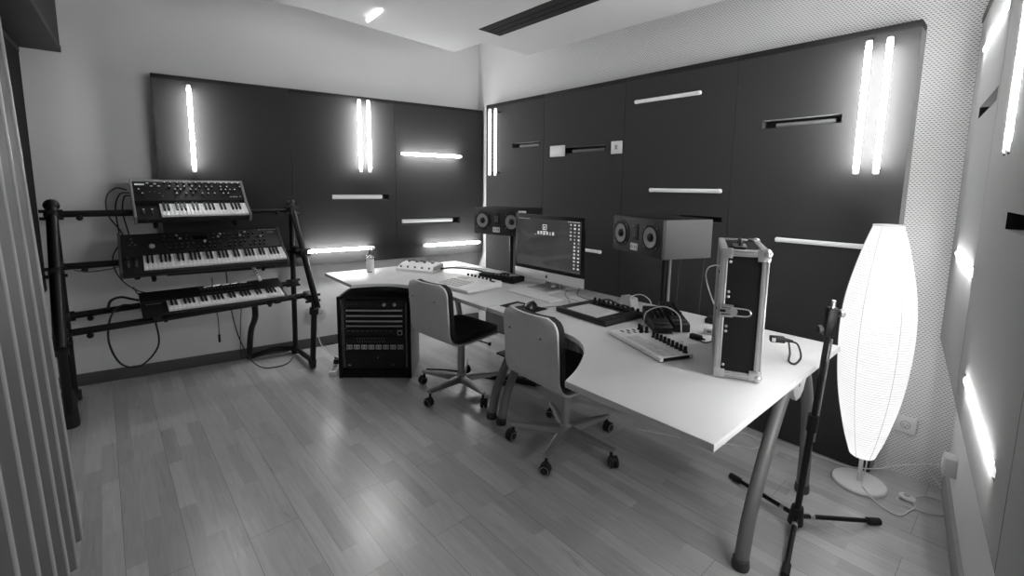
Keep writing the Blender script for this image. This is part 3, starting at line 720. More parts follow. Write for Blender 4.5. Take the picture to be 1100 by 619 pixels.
# objects on the flat keyboard
t = thing('cable_bundle', 'silver and black jack plugs lying along the back of the lowest keyboard', 'cables', on_s3(0.48, 0.238, sl3(0.238) + 0.006), (R(14), 0, R(90)))
for k in range(5):
    MB().rod((-0.13 + k * 0.055, 0.004 * (k % 2), 0.002 * k), (-0.085 + k * 0.055, 0.008, 0.004 + 0.002 * (k % 2)), 0.006, seg=8).build('plug', silver, t)
MB().tube([(-0.16, 0, 0), (-0.05, 0.012, 0.004), (0.08, 0.004, 0.003), (0.19, 0.012, 0.004)], 0.004, 6, 5).build('cord', cable_black, t)
t = thing('remote_control', 'slim pale remote sticking up behind the lowest keyboard', 'remote control', on_s3(0.705, 0.265, 0.054), (R(52), 0, R(112)))
MB().box((0, 0.05, 0.009), (0.026, 0.12, 0.014), 0.004).build('case', white_plastic, t)
for k in range(3): MB().box((0, 0.035 + 0.02 * k, 0.0165), (0.012, 0.008, 0.003), 0.001).build('button', dark_grey, t)

# ------------------------------------------------------------------ things on the farther desk
t = thing('pump_bottle', 'clear pump bottle with a white label on the farther desk', 'bottle', (-3.484, 1.575, DESK), R(35))
MB().lathe([(0.026, 0), (0.029, 0.004), (0.029, 0.118), (0.024, 0.135), (0.012, 0.142), (0.012, 0.150)], seg=28).build('bottle_body', glass, t)
MB().lathe([(0.0296, 0.012), (0.0296, 0.108)], seg=28, cap=False).build('paper_label', liquid, t)
MB().lathe([(0.014, 0.148), (0.014, 0.166), (0.006, 0.168), (0.005, 0.190)], seg=20).build('collar', dark_grey, t)
p_ = MB().box((0.010, 0, 0.197), (0.042, 0.016, 0.012), 0.003); p_.rod((0.030, 0, 0.197), (0.036, 0, 0.186), 0.004, seg=8); p_.build('pump_head', light_grey, t)

# white floor pedal unit
t = thing('effects_pedal', 'white effects pedal board with five small knobs below the corner', 'effects pedal', (-3.269, 1.8385, DESK), R(26.7))
prof = [(0.0, 0.0), (0.0, 0.022), (0.02, 0.030), (0.05, 0.046), (0.09, 0.058), (0.14, 0.064), (0.19, 0.062), (0.19, 0.0)]
body(0.335, prof, -0.1675).build('case', white_paint, t)
for k in range(5):
    MB().lathe([(0.009, 0), (0.008, 0.012), (0, 0.013)], seg=14, cap=False, M=Matrix.Translation((-0.135 + k * 0.067, 0.028, 0.033)) @ Matrix.Rotation(R(28), 4, 'X')).build('knob', mid_grey, t)
for k in range(4):
    MB().lathe([(0.013, 0), (0.013, 0.010), (0.009, 0.014), (0, 0.014)], seg=14, cap=False, M=Matrix.Translation((-0.12 + k * 0.075, 0.125, 0.061))).build('footswitch', mid_grey, t)
for k in range(3): MB().box((-0.105 + k * 0.085, 0.172, 0.0655), (0.055, 0.020, 0.006), 0.001).build('display', black_plastic, t)
MB().box((0.1682, 0.10, 0.035), (0.003, 0.14, 0.03), 0.001).build('side_plate', light_grey, t)

# pale sampler with a row of knobs
t = thing('sampler', 'pale wedge shaped sampler with a row of dark knobs behind the chair back', 'sampler', (-2.555, 1.712, DESK), R(4))
prof = [(0.0, 0.004), (0.0, 0.022), (0.006, 0.025), (0.30, 0.048), (0.306, 0.044), (0.306, 0.004)]
sc = body(0.365, prof, -0.182).build('case', white_paint, t)
MB().box((0, 0.15, 0.003), (0.33, 0.27, 0.006)).build('base_pad', black_matte, t)
ts = math.atan2(0.023, 0.294); zs = lambda y: 0.025 + (y - 0.006) * 0.0782
def tilted(d): return Matrix.Rotation(ts, 4, 'X')
for r_ in range(4):
    for k in range(6):
        MB().box((0, 0, 0), (0.031, 0.031, 0.005), 0.002, M=Matrix.Translation((-0.145 + k * 0.037, 0.035 + r_ * 0.037, zs(0.035 + r_ * 0.037) + 0.002)) @ tilted(0)).build('pad', mat('pad_pale', 0.58, 0.6), t)
MB().box((0, 0, 0), (0.10, 0.06, 0.003), 0.001, M=Matrix.Translation((-0.11, 0.215, zs(0.215) + 0.001)) @ tilted(0)).build('display', light_grey, t)
for k in range(7):
    MB().lathe([(0.0085, 0), (0.0075, 0.016), (0, 0.017)], seg=14, cap=False, M=Matrix.Translation((-0.130 + k * 0.040, 0.268, zs(0.266)))).build('knob', black_plastic, t)
MB().box((0, 0, 0), (0.04, 0.016, 0.006), 0.001, M=Matrix.Translation((0.150, 0.250, zs(0.250) + 0.003)) @ tilted(0)).build('button', dark_grey, t)

# black interface box
t = thing('audio_interface', 'flat black interface box in front of the left speaker stand', 'audio interface', (-2.583, 2.128, DESK), R(10.9))
MB().box((0, 0.0725, 0.024), (0.322, 0.145, 0.042), 0.003).build('case', black_matte, t)
for x in (-0.13, 0.13):
    for y in (0.02, 0.125): MB().rod((x, y, 0), (x, y, 0.005), 0.010, seg=12).build('foot', rubber, t)
for k in range(5): MB().lathe([(0.007, 0), (0.006, 0.010), (0, 0.010)], seg=12, cap=False, M=Matrix.Translation((-0.02 + k * 0.032, 0.03, 0.045))).build('knob', mid_grey, t)
t = thing('paper_sheet', 'crumpled pale paper lying on the black interface box', 'paper', (-2.675, 2.195, DESK + 0.0470), R(11))
mb = MB(); n = 8; G = [[mb.bm.verts.new((-0.08 + 0.16 * i / n, -0.05 + 0.10 * j / n, 0.004 + 0.006 * abs(math.sin(i * 1.7 + j * 0.9)))) for j in range(n + 1)] for i in range(n + 1)]
for i in range(n):
    for j in range(n): mb.bm.faces.new((G[i][j], G[i + 1][j], G[i + 1][j + 1], G[i][j + 1]))
po = mb.build('sheet', white_plastic, t); sm = po.modifiers.new('thick', 'SOLIDIFY'); sm.thickness = 0.0012
t = thing('plug_adapter', 'small silver plug lying on the black interface box', 'plug', (-2.47, 2.21, DESK + 0.053), R(40))
MB().rod((-0.03, 0, 0), (0.015, 0, 0), 0.0075, seg=12).build('body', silver, t)
MB().rod((0.015, 0, 0), (0.04, 0, 0), 0.0032, seg=10).build('pin', silver, t)

# ------------------------------------------------------------------ computer
t = thing('computer_monitor', 'slim silver chinned desktop computer with icons on a dark screen', 'computer', (-2.195, 2.262, DESK))
MW, z0, zc, z1 = 0.65, 0.0475, 0.112, 0.503
MB().box((0, 0.009, (zc + z1) / 2), (MW, 0.014, z1 - zc), 0.004).build('bezel', mat('bezel_black', 0.006, 0.4, spec=0.3), t)
MB().box((0, 0.0092, (z0 + zc) / 2), (MW, 0.0145, zc - z0), 0.004).build('chin', mat('chin_alu', 0.72, 0.4, metal=0.2), t)
mb = MB(); mb.lathe([(0.315, 0.0), (0.30, 0.016), (0.22, 0.030), (0.10, 0.040), (0.0, 0.042)], seg=40, cap=False, M=Matrix.Translation((0, 0.016, (z0 + z1) / 2)) @ Matrix.Rotation(R(-90), 4, 'X') @ Matrix.Diagonal((1.0, 0.70, 1, 1)))
mb.build('rear_shell', silver, t)
MB().box((0, 0.014, (z0 + z1) / 2), (MW - 0.004, 0.008, z1 - z0 - 0.002), 0.003).build('edge_band', silver, t)
scn = MB().box((0, 0.0015, 0.307), (0.598, 0.002, 0.337)).build('screen', screen_mat, t)
lg = MB().lathe([(0.0095, -0.0012), (0.0095, 0.0012)], seg=20, M=Matrix.Translation((0, 0.0015, 0.079)) @ Matrix.Rotation(R(90), 4, 'X') @ Matrix.Diagonal((0.92, 1, 1, 1)))
lg.ball((0.003, 0.0015, 0.0915), 0.0035, 8, (0.7, 0.4, 1.1)); lg.build('maker_mark', black_plastic, t)
ft = MB().prism([(-0.095, -0.085), (0.095, -0.085), (0.095, 0.10), (-0.095, 0.10)], 0.0, 0.006, bev=0.002).build('stand_foot', silver, t)
mb = MB(); pr = [(0.06, 0.004), (0.075, 0.06), (0.062, 0.15), (0.035, 0.24), (0.045, 0.245), (0.075, 0.15), (0.088, 0.06), (0.095, 0.004)]
body(0.14, [(y, z) for y, z in pr], -0.07).build('stand_neck', silver, t)
rnd = random.Random(7)
def icon(x, z, w, h, m): MB().box((x, 0.0003, z), (w, 0.0006, h)).build('icon', m, scn)
for c_, x in enumerate((0.280, 0.246, 0.212)):
    for k in range((13, 13, 5)[c_]):
        z = 0.452 - k * 0.0235
        w = rnd.uniform(0.010, 0.018)
        icon(x, z, w, rnd.uniform(0.008, 0.014), icon_mat if rnd.random() < 0.75 else icon_dim)
for k in range(6): icon(-0.085 + k * 0.028, 0.379 + 0.002 * (k % 2), 0.017, 0.022, icon_mat if k != 4 else icon_dim)
for a in ((-0.025, 0.436, 0.040, 0.005), (-0.025, 0.405, 0.040, 0.005), (-0.0425, 0.42, 0.005, 0.03), (-0.0075, 0.42, 0.005, 0.03), (-0.025, 0.421, 0.018, 0.006), (-0.031, 0.412, 0.006, 0.012), (-0.025, 0.393, 0.036, 0.004)): icon(*a, icon_mat)
icon(-0.115, 0.366, 0.006, 0.006, icon_mat)
for k in range(9): icon(-0.285 + k * 0.013, 0.4705, 0.009, 0.004, icon_dim)
for k in range(7): icon(0.19 + k * 0.015, 0.4705, 0.010, 0.004, icon_mat)
t = thing('glint_bar', 'small pale bar added as a reflection on the top left edge of the monitor', 'glint_bar', (-2.455, 2.2655, DESK + 0.5035), R(8))  # added bar that stands in for a light reflected in the bezel
MB().rod((-0.03, 0, 0.008), (0.035, 0, 0.010), 0.008, seg=14).build('body', white_plastic, t)
MB().box((0, 0.002, 0.002), (0.02, 0.012, 0.006), 0.001).build('clip', dark_grey, t)

t = thing('computer_keyboard', 'thin white computer keyboard lying below the monitor', 'computer keyboard', (-2.085, 1.975, DESK), R(-2))
MB().box((0, 0.058, 0.005), (0.42, 0.116, 0.008), 0.002).build('case', white_paint, t)
kb = MB()
for r_ in range(6):
    for k in range(20): kb.box((-0.194 + k * 0.0204, 0.012 + r_ * 0.0185, 0.0102), (0.0168, 0.0152, 0.0028), 0.0005, seg=1)
kb.build('key_bed', white_plastic, t)
t = thing('note_sheet', 'white paper sheet with grey boxes right of the computer keyboard', 'paper', (-1.845, 2.175, DESK), R(-12))
MB().box((0, 0, 0.0008), (0.15, 0.11, 0.0016)).build('sheet', white_plastic, t)
for k in range(3): MB().box((-0.045 + k * 0.045, -0.030, 0.00175), (0.034, 0.022, 0.0004)).build('printed_box', light_grey, t)

t = thing('mouse_pad', 'black mouse pad behind the nearer chair back', 'mouse pad', (-1.91, 1.785, DESK), R(4))
MB().prism([(-0.12, -0.075), (0.12, -0.075), (0.12, 0.075), (-0.12, 0.075)], 0, 0.003, bev=0.001).build('mat', black_matte, t)
MB().box((-0.055, 0.0, 0.0034), (0.05, 0.08, 0.0008)).build('printed_patch', light_grey, t)
t = thing('computer_mouse', 'dark rounded mouse on the black mouse pad', 'mouse', (-1.862, 1.80, DESK + 0.0032), R(20))
mb = MB(); mb.ball((0, 0, 0.0), 0.05, 24, (0.66, 1.1, 0.78))
bmesh.ops.bisect_plane(mb.bm, geom=list(mb.bm.verts) + list(mb.bm.edges) + list(mb.bm.faces), plane_co=(0, 0, 0), plane_no=(0, 0, -1), clear_outer=True)
mb.build('shell', mat('mouse_black', 0.02, 0.25), t, 60)
MB().lathe([(0.009, -0.004), (0.010, 0.0), (0.009, 0.004)], seg=16, M=Matrix.Translation((0, 0.03, 0.030)) @ Matrix.Rotation(R(90), 4, 'Y')).build('scroll_wheel', mid_grey, t)

# pad controller
t = thing('pad_controller', 'black pad controller with a bright grid of pads and black knobs', 'controller', (-1.5485, 1.852, DESK), R(-4.5))
MB().box((0, 0.155, 0.016), (0.366, 0.310, 0.028), 0.004).build('case', mat('controller_black', 0.01, 0.5), t)
for x in (-0.15, 0.15):
    for y in (0.03, 0.28): MB().rod((x, y, 0), (x, y, 0.004), 0.012, seg=12).build('foot', rubber, t)
if 1:
    PROTO['pad'] = MB().box((0, 0, 0), (0.0255, 0.0195, 0.005), 0.0015).mesh('pad', pad_mat)
    for r_ in range(8):
        for k in range(8): put('pad', PROTO['pad'], t, (-0.100 + k * 0.0280, 0.026 + r_ * 0.0222, 0.0312))
for k in range(10): put('knob', knob_mesh('push', 0.0085, 0.018, black_plastic), t, (-0.155 + k * 0.0345, 0.288, 0.030))
MB().box((0.0, 0.245, 0.0305), (0.25, 0.04, 0.002)).build('display', mat('display_black', 0.004, 0.08), t)
for k in range(8): MB().box((-0.165 if k < 4 else 0.155, 0.05 + (k % 4) * 0.045, 0.031), (0.022, 0.010, 0.003), 0.001).build('button', dark_grey, t)

# pale step sequencer near the front
t = thing('step_sequencer', 'slim pale step sequencer with tall dark knobs on the nearer desk', 'controller', (-1.1145, 1.697, DESK), R(-21.6))
MB().box((0, 0.081, 0.011), (0.386, 0.162, 0.018), 0.003).build('case', white_paint, t)
MB().box((0, 0.081, 0.002), (0.38, 0.156, 0.004)).build('base', black_matte, t)
MB().box((0.1905, 0.080, 0.010), (0.006, 0.13, 0.013), 0.001).build('side_port_panel', black_matte, t)
PROTO['step'] = MB().box((0, 0, 0), (0.0225, 0.0265, 0.004), 0.0015).mesh('pad', mat('pad_step', 0.64, 0.6))
for r_ in range(2):
    for k in range(10): put('pad', PROTO['step'], t, (-0.065 + k * 0.0265, 0.035 + r_ * 0.034, 0.0212))
PROTO['tall'] = MB().lathe([(0.0105, 0), (0.0105, 0.006), (0.007, 0.008), (0.0075, 0.026), (0.006, 0.028), (0, 0.028)], seg=16, cap=False).mesh('knob', black_plastic)
for k in range(9): put('knob', PROTO['tall'], t, (-0.035 + k * 0.026, 0.138 - 0.0 * k, 0.0195))
for x, y in ((-0.155, 0.145), (-0.13, 0.14), (-0.112, 0.125), (-0.105, 0.15)): put('knob', PROTO['tall'], t, (x, y, 0.0195))
for k in range(5): MB().box((-0.155 + (k % 2) * 0.03, 0.05 + k * 0.016, 0.0208), (0.024, 0.009, 0.003), 0.001).build('button', mid_grey if k % 2 else dark_grey, t)

# two small black desktop synths
def box_synth(label, x, y, rz, w, L, h0, h1, n):
    t = thing('desktop_synth', label, 'synthesizer', (x, y, DESK), rz, 'small black desktop synths')
    body(w, [(0, 0.004), (0, h0 - 0.006), (0.006, h0), (L - 0.006, h1), (L, h1 - 0.006), (L, 0.004)], -w / 2).build('case', black_plastic, t)
    a = math.atan2(h1 - h0, L)
    for q in (-1, 1):
        for yy in (0.02, L - 0.02): MB().rod((q * (w / 2 - 0.015), yy, 0), (q * (w / 2 - 0.015), yy, 0.006), 0.007, seg=10).build('foot', rubber, t)
    for k in range(n):
        for q in (-1, 0, 1):
            yy = 0.10 + k * (L - 0.125) / n
            put('knob', knob_mesh('bs', 0.0075, 0.016, black_plastic), t, (q * w * 0.3, yy, h0 + (h1 - h0) * yy / L), (a, 0, 0))
            if q: MB().box((q * w * 0.15, yy + 0.008, h0 + (h1 - h0) * (yy + 0.008) / L + 0.0005), (0.004, 0.016, 0.001)).build('mark', mid_grey, t)
    for k in range(5): MB().box(((k - 2) * w * 0.17, 0.035, h0 + (h1 - h0) * 0.035 / L + 0.001), (w * 0.13, 0.03, 0.003), 0.001, M=None).build('button', dark_grey, t)
    return t
box_synth('left one of the two small black wedge synths behind the step sequencer', -1.124, 1.968, R(46), 0.090, 0.245, 0.036, 0.078, 5)
box_synth('right one of the two small black wedge synths, nearer the flight case', -1.077, 2.057, R(48), 0.078, 0.27, 0.045, 0.090, 5)

# ------------------------------------------------------------------ speakers on their stands
def speaker(label, x, y, z, rz, w, d, h, side):
    t = thing('speaker', label, 'speaker', (x, y, z), rz, 'studio monitor speakers')
    MB().box((w / 2, d / 2 + 0.008, h / 2), (w, d - 0.016, h), 0.003).build('cabinet', side, t)
    MB().box((w / 2, d / 2 + 0.008, h + 0.0005), (w - 0.004, d - 0.02, 0.003), 0.001).build('top_panel', black_matte, t)
    MB().box((w / 2, 0.008, h / 2), (w, 0.016, h), 0.004).build('baffle', speaker_front, t)
    X = Matrix.Rotation(R(90), 4, 'X')
    for cx in (0.086, w - 0.094):
        M = Matrix.Translation((cx, 0.0, h * 0.52)) @ X
        b = MB().lathe([(0.078, -0.002), (0.078, 0.003), (0.066, 0.0045), (0.064, 0.001)], seg=40, cap=False, M=M).build('woofer_ring', black_plastic, t)
        MB().lathe([(0.064, 0.001), (0.058, 0.006), (0.052, 0.001)], seg=40, cap=False, M=M).build('surround', rubber, b)
        MB().lathe([(0.053, 0.0015), (0.040, -0.003), (0.022, -0.006), (0.020, -0.006)], seg=40, cap=False, M=Matrix.Translation((0, -0.007, 0)) @ M).build('cone', cone_mat, b)
        MB().lathe([(0.023, 0.0), (0.020, 0.008), (0.012, 0.013), (0.0, 0.015)], seg=28, cap=False, M=Matrix.Translation((0, -0.003, 0)) @ M).build('dust_cap', black_plastic, b)
        for q in range(4):
            a = R(45 + 90 * q); MB().ball((cx + 0.071 * math.cos(a), -0.0045, h * 0.52 + 0.071 * math.sin(a)), 0.0025, 8).build('screw', silver, b)
    tw = MB().box((w / 2 - 0.008, -0.001, h * 0.60), (0.060, 0.006, 0.085), 0.012).build('tweeter_plate', black_plastic, t)
    for k in range(5): MB().box((w / 2 - 0.008 + (k - 2) * 0.007, -0.0045, h * 0.60), (0.003, 0.003, 0.052), 0.001).build('ribbon_fold', mid_grey, tw)
    bd = MB().box((w / 2 - 0.008, -0.003, h * 0.20), (0.066, 0.008, 0.040), 0.008).build('badge', badge_mat, t)
    MB().lathe([(0.009, 0), (0.0085, 0.004), (0, 0.004)], seg=16, cap=False, M=Matrix.Translation((w / 2 - 0.025, -0.0065, h * 0.20)) @ X).build('volume_dial', light_grey, bd)
    for k in range(2): MB().box((w / 2 + 0.003 + k * 0.012, -0.0072, h * 0.20), (0.005, 0.001, 0.016)).build('lettering', mid_grey, bd)
    return t
speaker('left horizontal two cone speaker, partly behind the monitor', -2.945, 2.205, 1.053, R(15), 0.45, 0.30, 0.205, speaker_front)
speaker('right horizontal two cone speaker with a grey side by the flight case', -1.637, 2.243, 1.066, R(-21.5), 0.45, 0.31, 0.200, speaker_side)
def stand(label, x, y, z):
    t = thing('speaker_stand', label, 'speaker stand', (x, y, 0), 0, 'speaker stands behind the desks')
    MB().box((0, 0.06, 0.008), (0.30, 0.18, 0.016), 0.003).build('base_plate', black_metal, t)
    MB().rod((0, 0, 0.014), (0, 0, z - 0.008), 0.019, seg=20).build('pole', black_metal, t)
    MB().rod((0.030, 0.004, 0.014), (0.030, 0.004, z - 0.008), 0.010, seg=14).build('cable_tube', mid_grey, t)
    MB().box((0, 0.02, z - 0.005), (0.20, 0.16, 0.008), 0.002).build('top_plate', black_metal, t)
stand('stand carrying the left speaker behind the black interface box', -2.79, 2.468, 1.0525)
stand('stand carrying the right speaker behind the small black synths', -1.425, 2.468, 1.0655)

# ------------------------------------------------------------------ flight case
FC = thing('flight_case', 'upright black flight case with aluminium edges on the nearer desk', 'flight case', (-0.663, 1.684, DESK), R(26))
FW, FD, FH = 0.156, 0.43, 0.472; zb = 0.008
MB().box((0.006, FD / 2, zb + FH / 2), (FW - 0.026, FD - 0.012, FH - 0.012)).build('body', mat('case_laminate', 0.005, 0.7, spec=0.2), FC)
E_ = 0.024
def edge(mb, c, d): mb.box(c, d, 0.003)
fr = MB()
for x in (-FW / 2 + E_ / 2, FW / 2 - E_ / 2):
    for y in (E_ / 2, FD - E_ / 2): fr.box((x, y, zb + FH / 2), (E_, E_, FH), 0.004)
    for z in (zb + E_ / 2, zb + FH - E_ / 2): fr.box((x, FD / 2, z), (E_, FD, E_), 0.004)
for y in (E_ / 2, FD - E_ / 2):
    for z in (zb + E_ / 2, zb + FH - E_ / 2): fr.box((0, y, z), (FW, E_, E_), 0.004)
fr.build('edge_frame', alu, FC)
gv = MB()
for x in (-FW / 2 + 0.006, -FW / 2 + 0.018, FW / 2 - 0.006, FW / 2 - 0.018): gv.box((x, -0.0003, zb + FH / 2), (0.0016, 0.002, FH - 0.075))
for z in (zb + 0.007, zb + 0.018, zb + FH - 0.007, zb + FH - 0.018): gv.box((0, -0.0003, z), (FW - 0.075, 0.002, 0.0016))
gv.build('edge_groove', mid_grey, FC)
for x in (FW / 2,):
    for y in (0, FD):
        for z in (zb, zb + FH):
            sx, sy, sz = -1, (1 if y == 0 else -1), (1 if z == zb else -1)
            cm = MB().ball((x + sx * 0.010, y + sy * 0.010, z + sz * 0.010), 0.0175, 18)
            for d in (((0.036, 0.0035, 0.036), (x + sx * 0.02, y - sy * 0.001, z + sz * 0.02)), ((0.0035, 0.036, 0.036), (x - sx * 0.001, y + sy * 0.02, z + sz * 0.02)), ((0.036, 0.036, 0.0035), (x + sx * 0.02, y + sy * 0.02, z - sz * 0.001))):
                cm.box(d[1], d[0], 0.001)
            cm.build('ball_corner', silver, FC)
for z in (zb, zb + FH):
    sz = 1 if z == zb else -1
    MB().box((-FW / 2 + 0.02, -0.0008, z + sz * 0.016), (0.036, 0.003, 0.030), 0.001).build('corner_plate', silver, FC)
    MB().box((-FW / 2 + 0.02, 0.016, z - sz * 0.0008), (0.036, 0.030, 0.003), 0.001).build('corner_plate', silver, FC)
for x, z in ((-0.045, FH - 0.045), (-0.045, 0.300), (-0.045, 0.318), (-0.045, 0.190), (-0.045, 0.172), (-0.046, 0.045)):
    MB().ball((x, 0.0055, zb + z), 0.0055, 10, (1, 0.5, 1)).build('rivet', silver, FC)
lt = MB().box((-0.048, -0.004, zb + 0.250), (0.045, 0.008, 0.046), 0.003).build('latch', silver, FC)
for q in (-1, 1): MB().box((-0.048, -0.0085, zb + 0.250 + q * 0.014), (0.034, 0.002, 0.008), 0.001).build('latch_slot', dark_grey, lt)
MB().box((-0.060, -0.0085, zb + 0.250), (0.018, 0.002, 0.010), 0.001).build('latch_slot', black_matte, lt)
MB().rod((-0.026, -0.008, zb + 0.250), (-0.026, -0.014, zb + 0.250), 0.014, seg=18).build('latch_boss', silver, lt)
MB().tube([(-0.068, -0.010, zb + 0.268), (-0.02, -0.012, zb + 0.264), (0.020, -0.012, zb + 0.262), (0.030, -0.012, zb + 0.250), (0.020, -0.012, zb + 0.238), (-0.02, -0.012, zb + 0.236), (-0.068, -0.010, zb + 0.232)], 0.0028, 8, 4).build('latch_loop', silver, lt)
# open rack side with a mounted unit
MB().box((-FW / 2 + 0.014, FD / 2, zb + FH / 2), (0.008, FD - 0.05, FH - 0.05)).build('front_panel', mid_grey, FC)
for k in range(14): MB().box((-FW / 2 + 0.008, 0.06 + (k % 3) * 0.11, zb + 0.06 + k * 0.026), (0.006, 0.030, 0.010), 0.001).build('button', black_plastic if k % 2 else light_grey, FC)
hd = MB().box((-0.012, 0.13, zb + FH + 0.002), (0.045, 0.10, 0.005), 0.002).build('handle_plate', silver, FC)
MB().tube([(-0.012, 0.09, zb + FH + 0.004), (-0.012, 0.10, zb + FH + 0.022), (-0.012, 0.16, zb + FH + 0.022), (-0.012, 0.17, zb + FH + 0.004)], 0.007, 10, 4).build('handle_grip', black_plastic, hd)
for x in (-0.05, 0.05):
    for y in (0.04, FD - 0.04): MB().rod((x, y, 0), (x, y, zb + 0.001), 0.012, seg=12).build('foot', rubber, FC)

# ------------------------------------------------------------------ microphone stand
t = thing('microphone_stand', 'black tripod microphone stand without microphone at the open desk end', 'microphone stand', (-0.520, 2.075, 0))
def ms(x, y, z): return (x + 0.520, y - 2.075, z)
b0, b1 = Vector(ms(-0.537, 2.09, 0.075)), Vector(ms(-0.474, 2.015, 0.885))
dv = (b1 - b0).normalized()
MB().rod(b0, b0 + dv * 0.42, 0.0125, seg=16).build('lower_tube', black_metal, t)
MB().rod(b0 + dv * 0.40, b0 + dv * 0.47, 0.019, seg=18).build('clutch', black_plastic, t)
MB().rod(b0 + dv * 0.46, b1, 0.0095, seg=16).build('upper_tube', black_metal, t)
MB().rod(b0 + dv * 0.35 + Vector((0.013, 0.009, 0)), b1 - dv * 0.02 + Vector((0.013, 0.009, 0)), 0.004, seg=10).build('highlight_rod', mid_grey, t)  # thin grey rod added as the highlight along the single pole
hub = MB().rod(b0 - dv * 0.045, b0 + dv * 0.035, 0.030, 0.022, seg=20)
hub.build('hub', black_plastic, t)
for x, y in ((-0.859, 2.237), (-0.478, 1.795), (-0.318, 2.395)):
    e_ = Vector(ms(x, y, 0.014)); s_ = b0 + Vector((0, 0, -0.01)); d = (e_ - s_)
    lg = MB().rod(s_ + d * 0.05, e_, 0.0095, seg=12).build('leg', black_metal, t)
    MB().rod(e_ - d.normalized() * 0.045, e_ + d.normalized() * 0.012, 0.0145, seg=14).build('rubber_foot', rubber, lg)
    MB().rod(s_ + d * 0.16, s_ + d * 0.21, 0.0112, seg=12).build('leg_ring', silver, lg)
hd = MB().box((0, 0, 0), (0.036, 0.030, 0.115), 0.005, M=Matrix.Translation(b1 + dv * 0.05) @ dv.to_track_quat('Z', 'Y').to_matrix().to_4x4()).build('clamp_head', black_plastic, t)
side = Vector((0.68, 0.73, 0)).normalized()
for s, dz in ((-1, 0.02), (1, 0.085)):
    p = b1 + dv * dz + side * s * 0.016
    MB().rod(p, p + side * s * 0.012, 0.007, seg=10).build('knob_stem', black_plastic, hd)
    MB().rod(p + side * s * 0.012, p + side * s * 0.026, 0.015, seg=16).build('knob', light_grey if s > 0 else dark_grey, hd)
MB().rod(b1 + dv * 0.105, b1 + dv * 0.135, 0.008, seg=12).build('thread', silver, hd)

# ------------------------------------------------------------------ paper lamp
LP = (-0.440, 2.674)
t = thing('floor_lamp', 'tall glowing white paper floor lamp on a round base', 'floor lamp', (LP[0], LP[1], 0))
MB().lathe([(0.106, 0.0), (0.110, 0.004), (0.110, 0.014), (0.105, 0.019), (0.0, 0.020)], seg=56, cap=False).build('base', white_paint, t)
MB().rod((0, 0, 0.018), (0, 0, 0.95), 0.009, seg=16).build('pole', white_paint, t)
prof = [(0.050, 0.152), (0.062, 0.19), (0.080, 0.25), (0.100, 0.335), (0.119, 0.43), (0.132, 0.525), (0.140, 0.62), (0.1445, 0.72), (0.1435, 0.82), (0.137, 0.91), (0.123, 1.0), (0.104, 1.09), (0.082, 1.18), (0.060, 1.255), (0.056, 1.268)]
P = catmull([Vector((r * 0.97, 0, z)) for r, z in prof], 16)
sh = []
for i, p in enumerate(P):
    w = 0.0011 * (1 if i % 2 else -1); sh.append((p.x + w, p.z))
MB().lathe(sh, seg=56, cap=False).build('lamp_shade', shade_mat, t, 20)
for k in range(6):
    a = R(15 + 60 * k); MB().tube([((p.x + 0.0008) * math.cos(a), (p.x + 0.0008) * math.sin(a), p.z) for p in P[::6] + [P[-1]]], 0.0018, 6).build('shade_rib', shade_wire, t)
MB().lathe([(0.057, 1.264), (0.059, 1.268), (0.057, 1.272), (0.055, 1.268), (0.057, 1.264)], seg=40, cap=False).build('top_ring', shade_wire, t)
MB().rod((0.0, 0, 0.94), (0.0, 0, 0.99), 0.018, seg=16).build('lamp_holder', white_paint, t)
MB().ball((0, 0, 1.03), 0.035, 16, (1, 1, 1.25)).build('bulb', mat('bulb', 0.8, 0.4, emit=12.0), t)

# ------------------------------------------------------------------ cords and small electrical things
def cord(label, pts, r, m, group=None, name='power_cable', n=8, seg=7):
    P0 = Vector(pts[0]); mb = MB().tube([Vector(p) - P0 for p in pts], r, seg, n)
    o = mb.build(name, m); o.location = P0
    return tag(o, label, 'cord', group)
t = thing('cord_switch', 'white oval foot switch on the lamp cord, lying on the floor', 'switch', (-0.263, 2.705, 0), R(-25))
MB().ball((0, 0, 0.011), 0.034, 20, (1, 0.72, 0.36)).build('case', white_plastic, t, 60)
MB().lathe([(0.012, 0.0), (0.012, 0.004), (0.0, 0.005)], (0, 0, 0.021), 18, cap=False).build('button', light_grey, t)
cord('white cord dropping from the lamp shade and looping over the floor to the foot switch', [(-0.428, 2.672, 0.20), (-0.418, 2.668, 0.12), (-0.425, 2.655, 0.024), (-0.40, 2.60, 0.022), (-0.33, 2.545, 0.006), (-0.265, 2.53, 0.005), (-0.24, 2.60, 0.005), (-0.228, 2.66, 0.006), (-0.245, 2.695, 0.010)], 0.003, cable_white)
cord('white cord from the foot switch looping to the corner by the perforated wall', [(-0.285, 2.70, 0.010), (-0.292, 2.66, 0.005), (-0.25, 2.635, 0.005), (-0.16, 2.66, 0.005), (-0.105, 2.74, 0.005), (-0.115, 2.80, 0.006), (-0.20, 2.80, 0.006), (-0.235, 2.745, 0.008)], 0.003, cable_white)
cord('white cord running along the foot of the dark panel and up to the corner adapter', [(-0.74, 2.79, 0.006), (-0.60, 2.785, 0.006), (-0.50, 2.785, 0.015), (-0.405, 2.81, 0.04), (-0.30, 2.86, 0.09), (-0.17, 2.87, 0.15), (-0.10, 2.79, 0.20)], 0.003, cable_white)
cord('thin white cord from the wall socket down to the corner', [(-0.325, 2.925, 0.235), (-0.30, 2.925, 0.16), (-0.235, 2.92, 0.09), (-0.17, 2.88, 0.04), (-0.125, 2.84, 0.012)], 0.0022, cable_white)
t = thing('power_adapter', 'white plug adapter on the right hand wall in the corner', 'adapter', (-0.1015, 2.68, 0.245), rC)
MB().box((0, -0.030, 0), (0.075, 0.056, 0.085), 0.006).build('case', white_plastic, t)
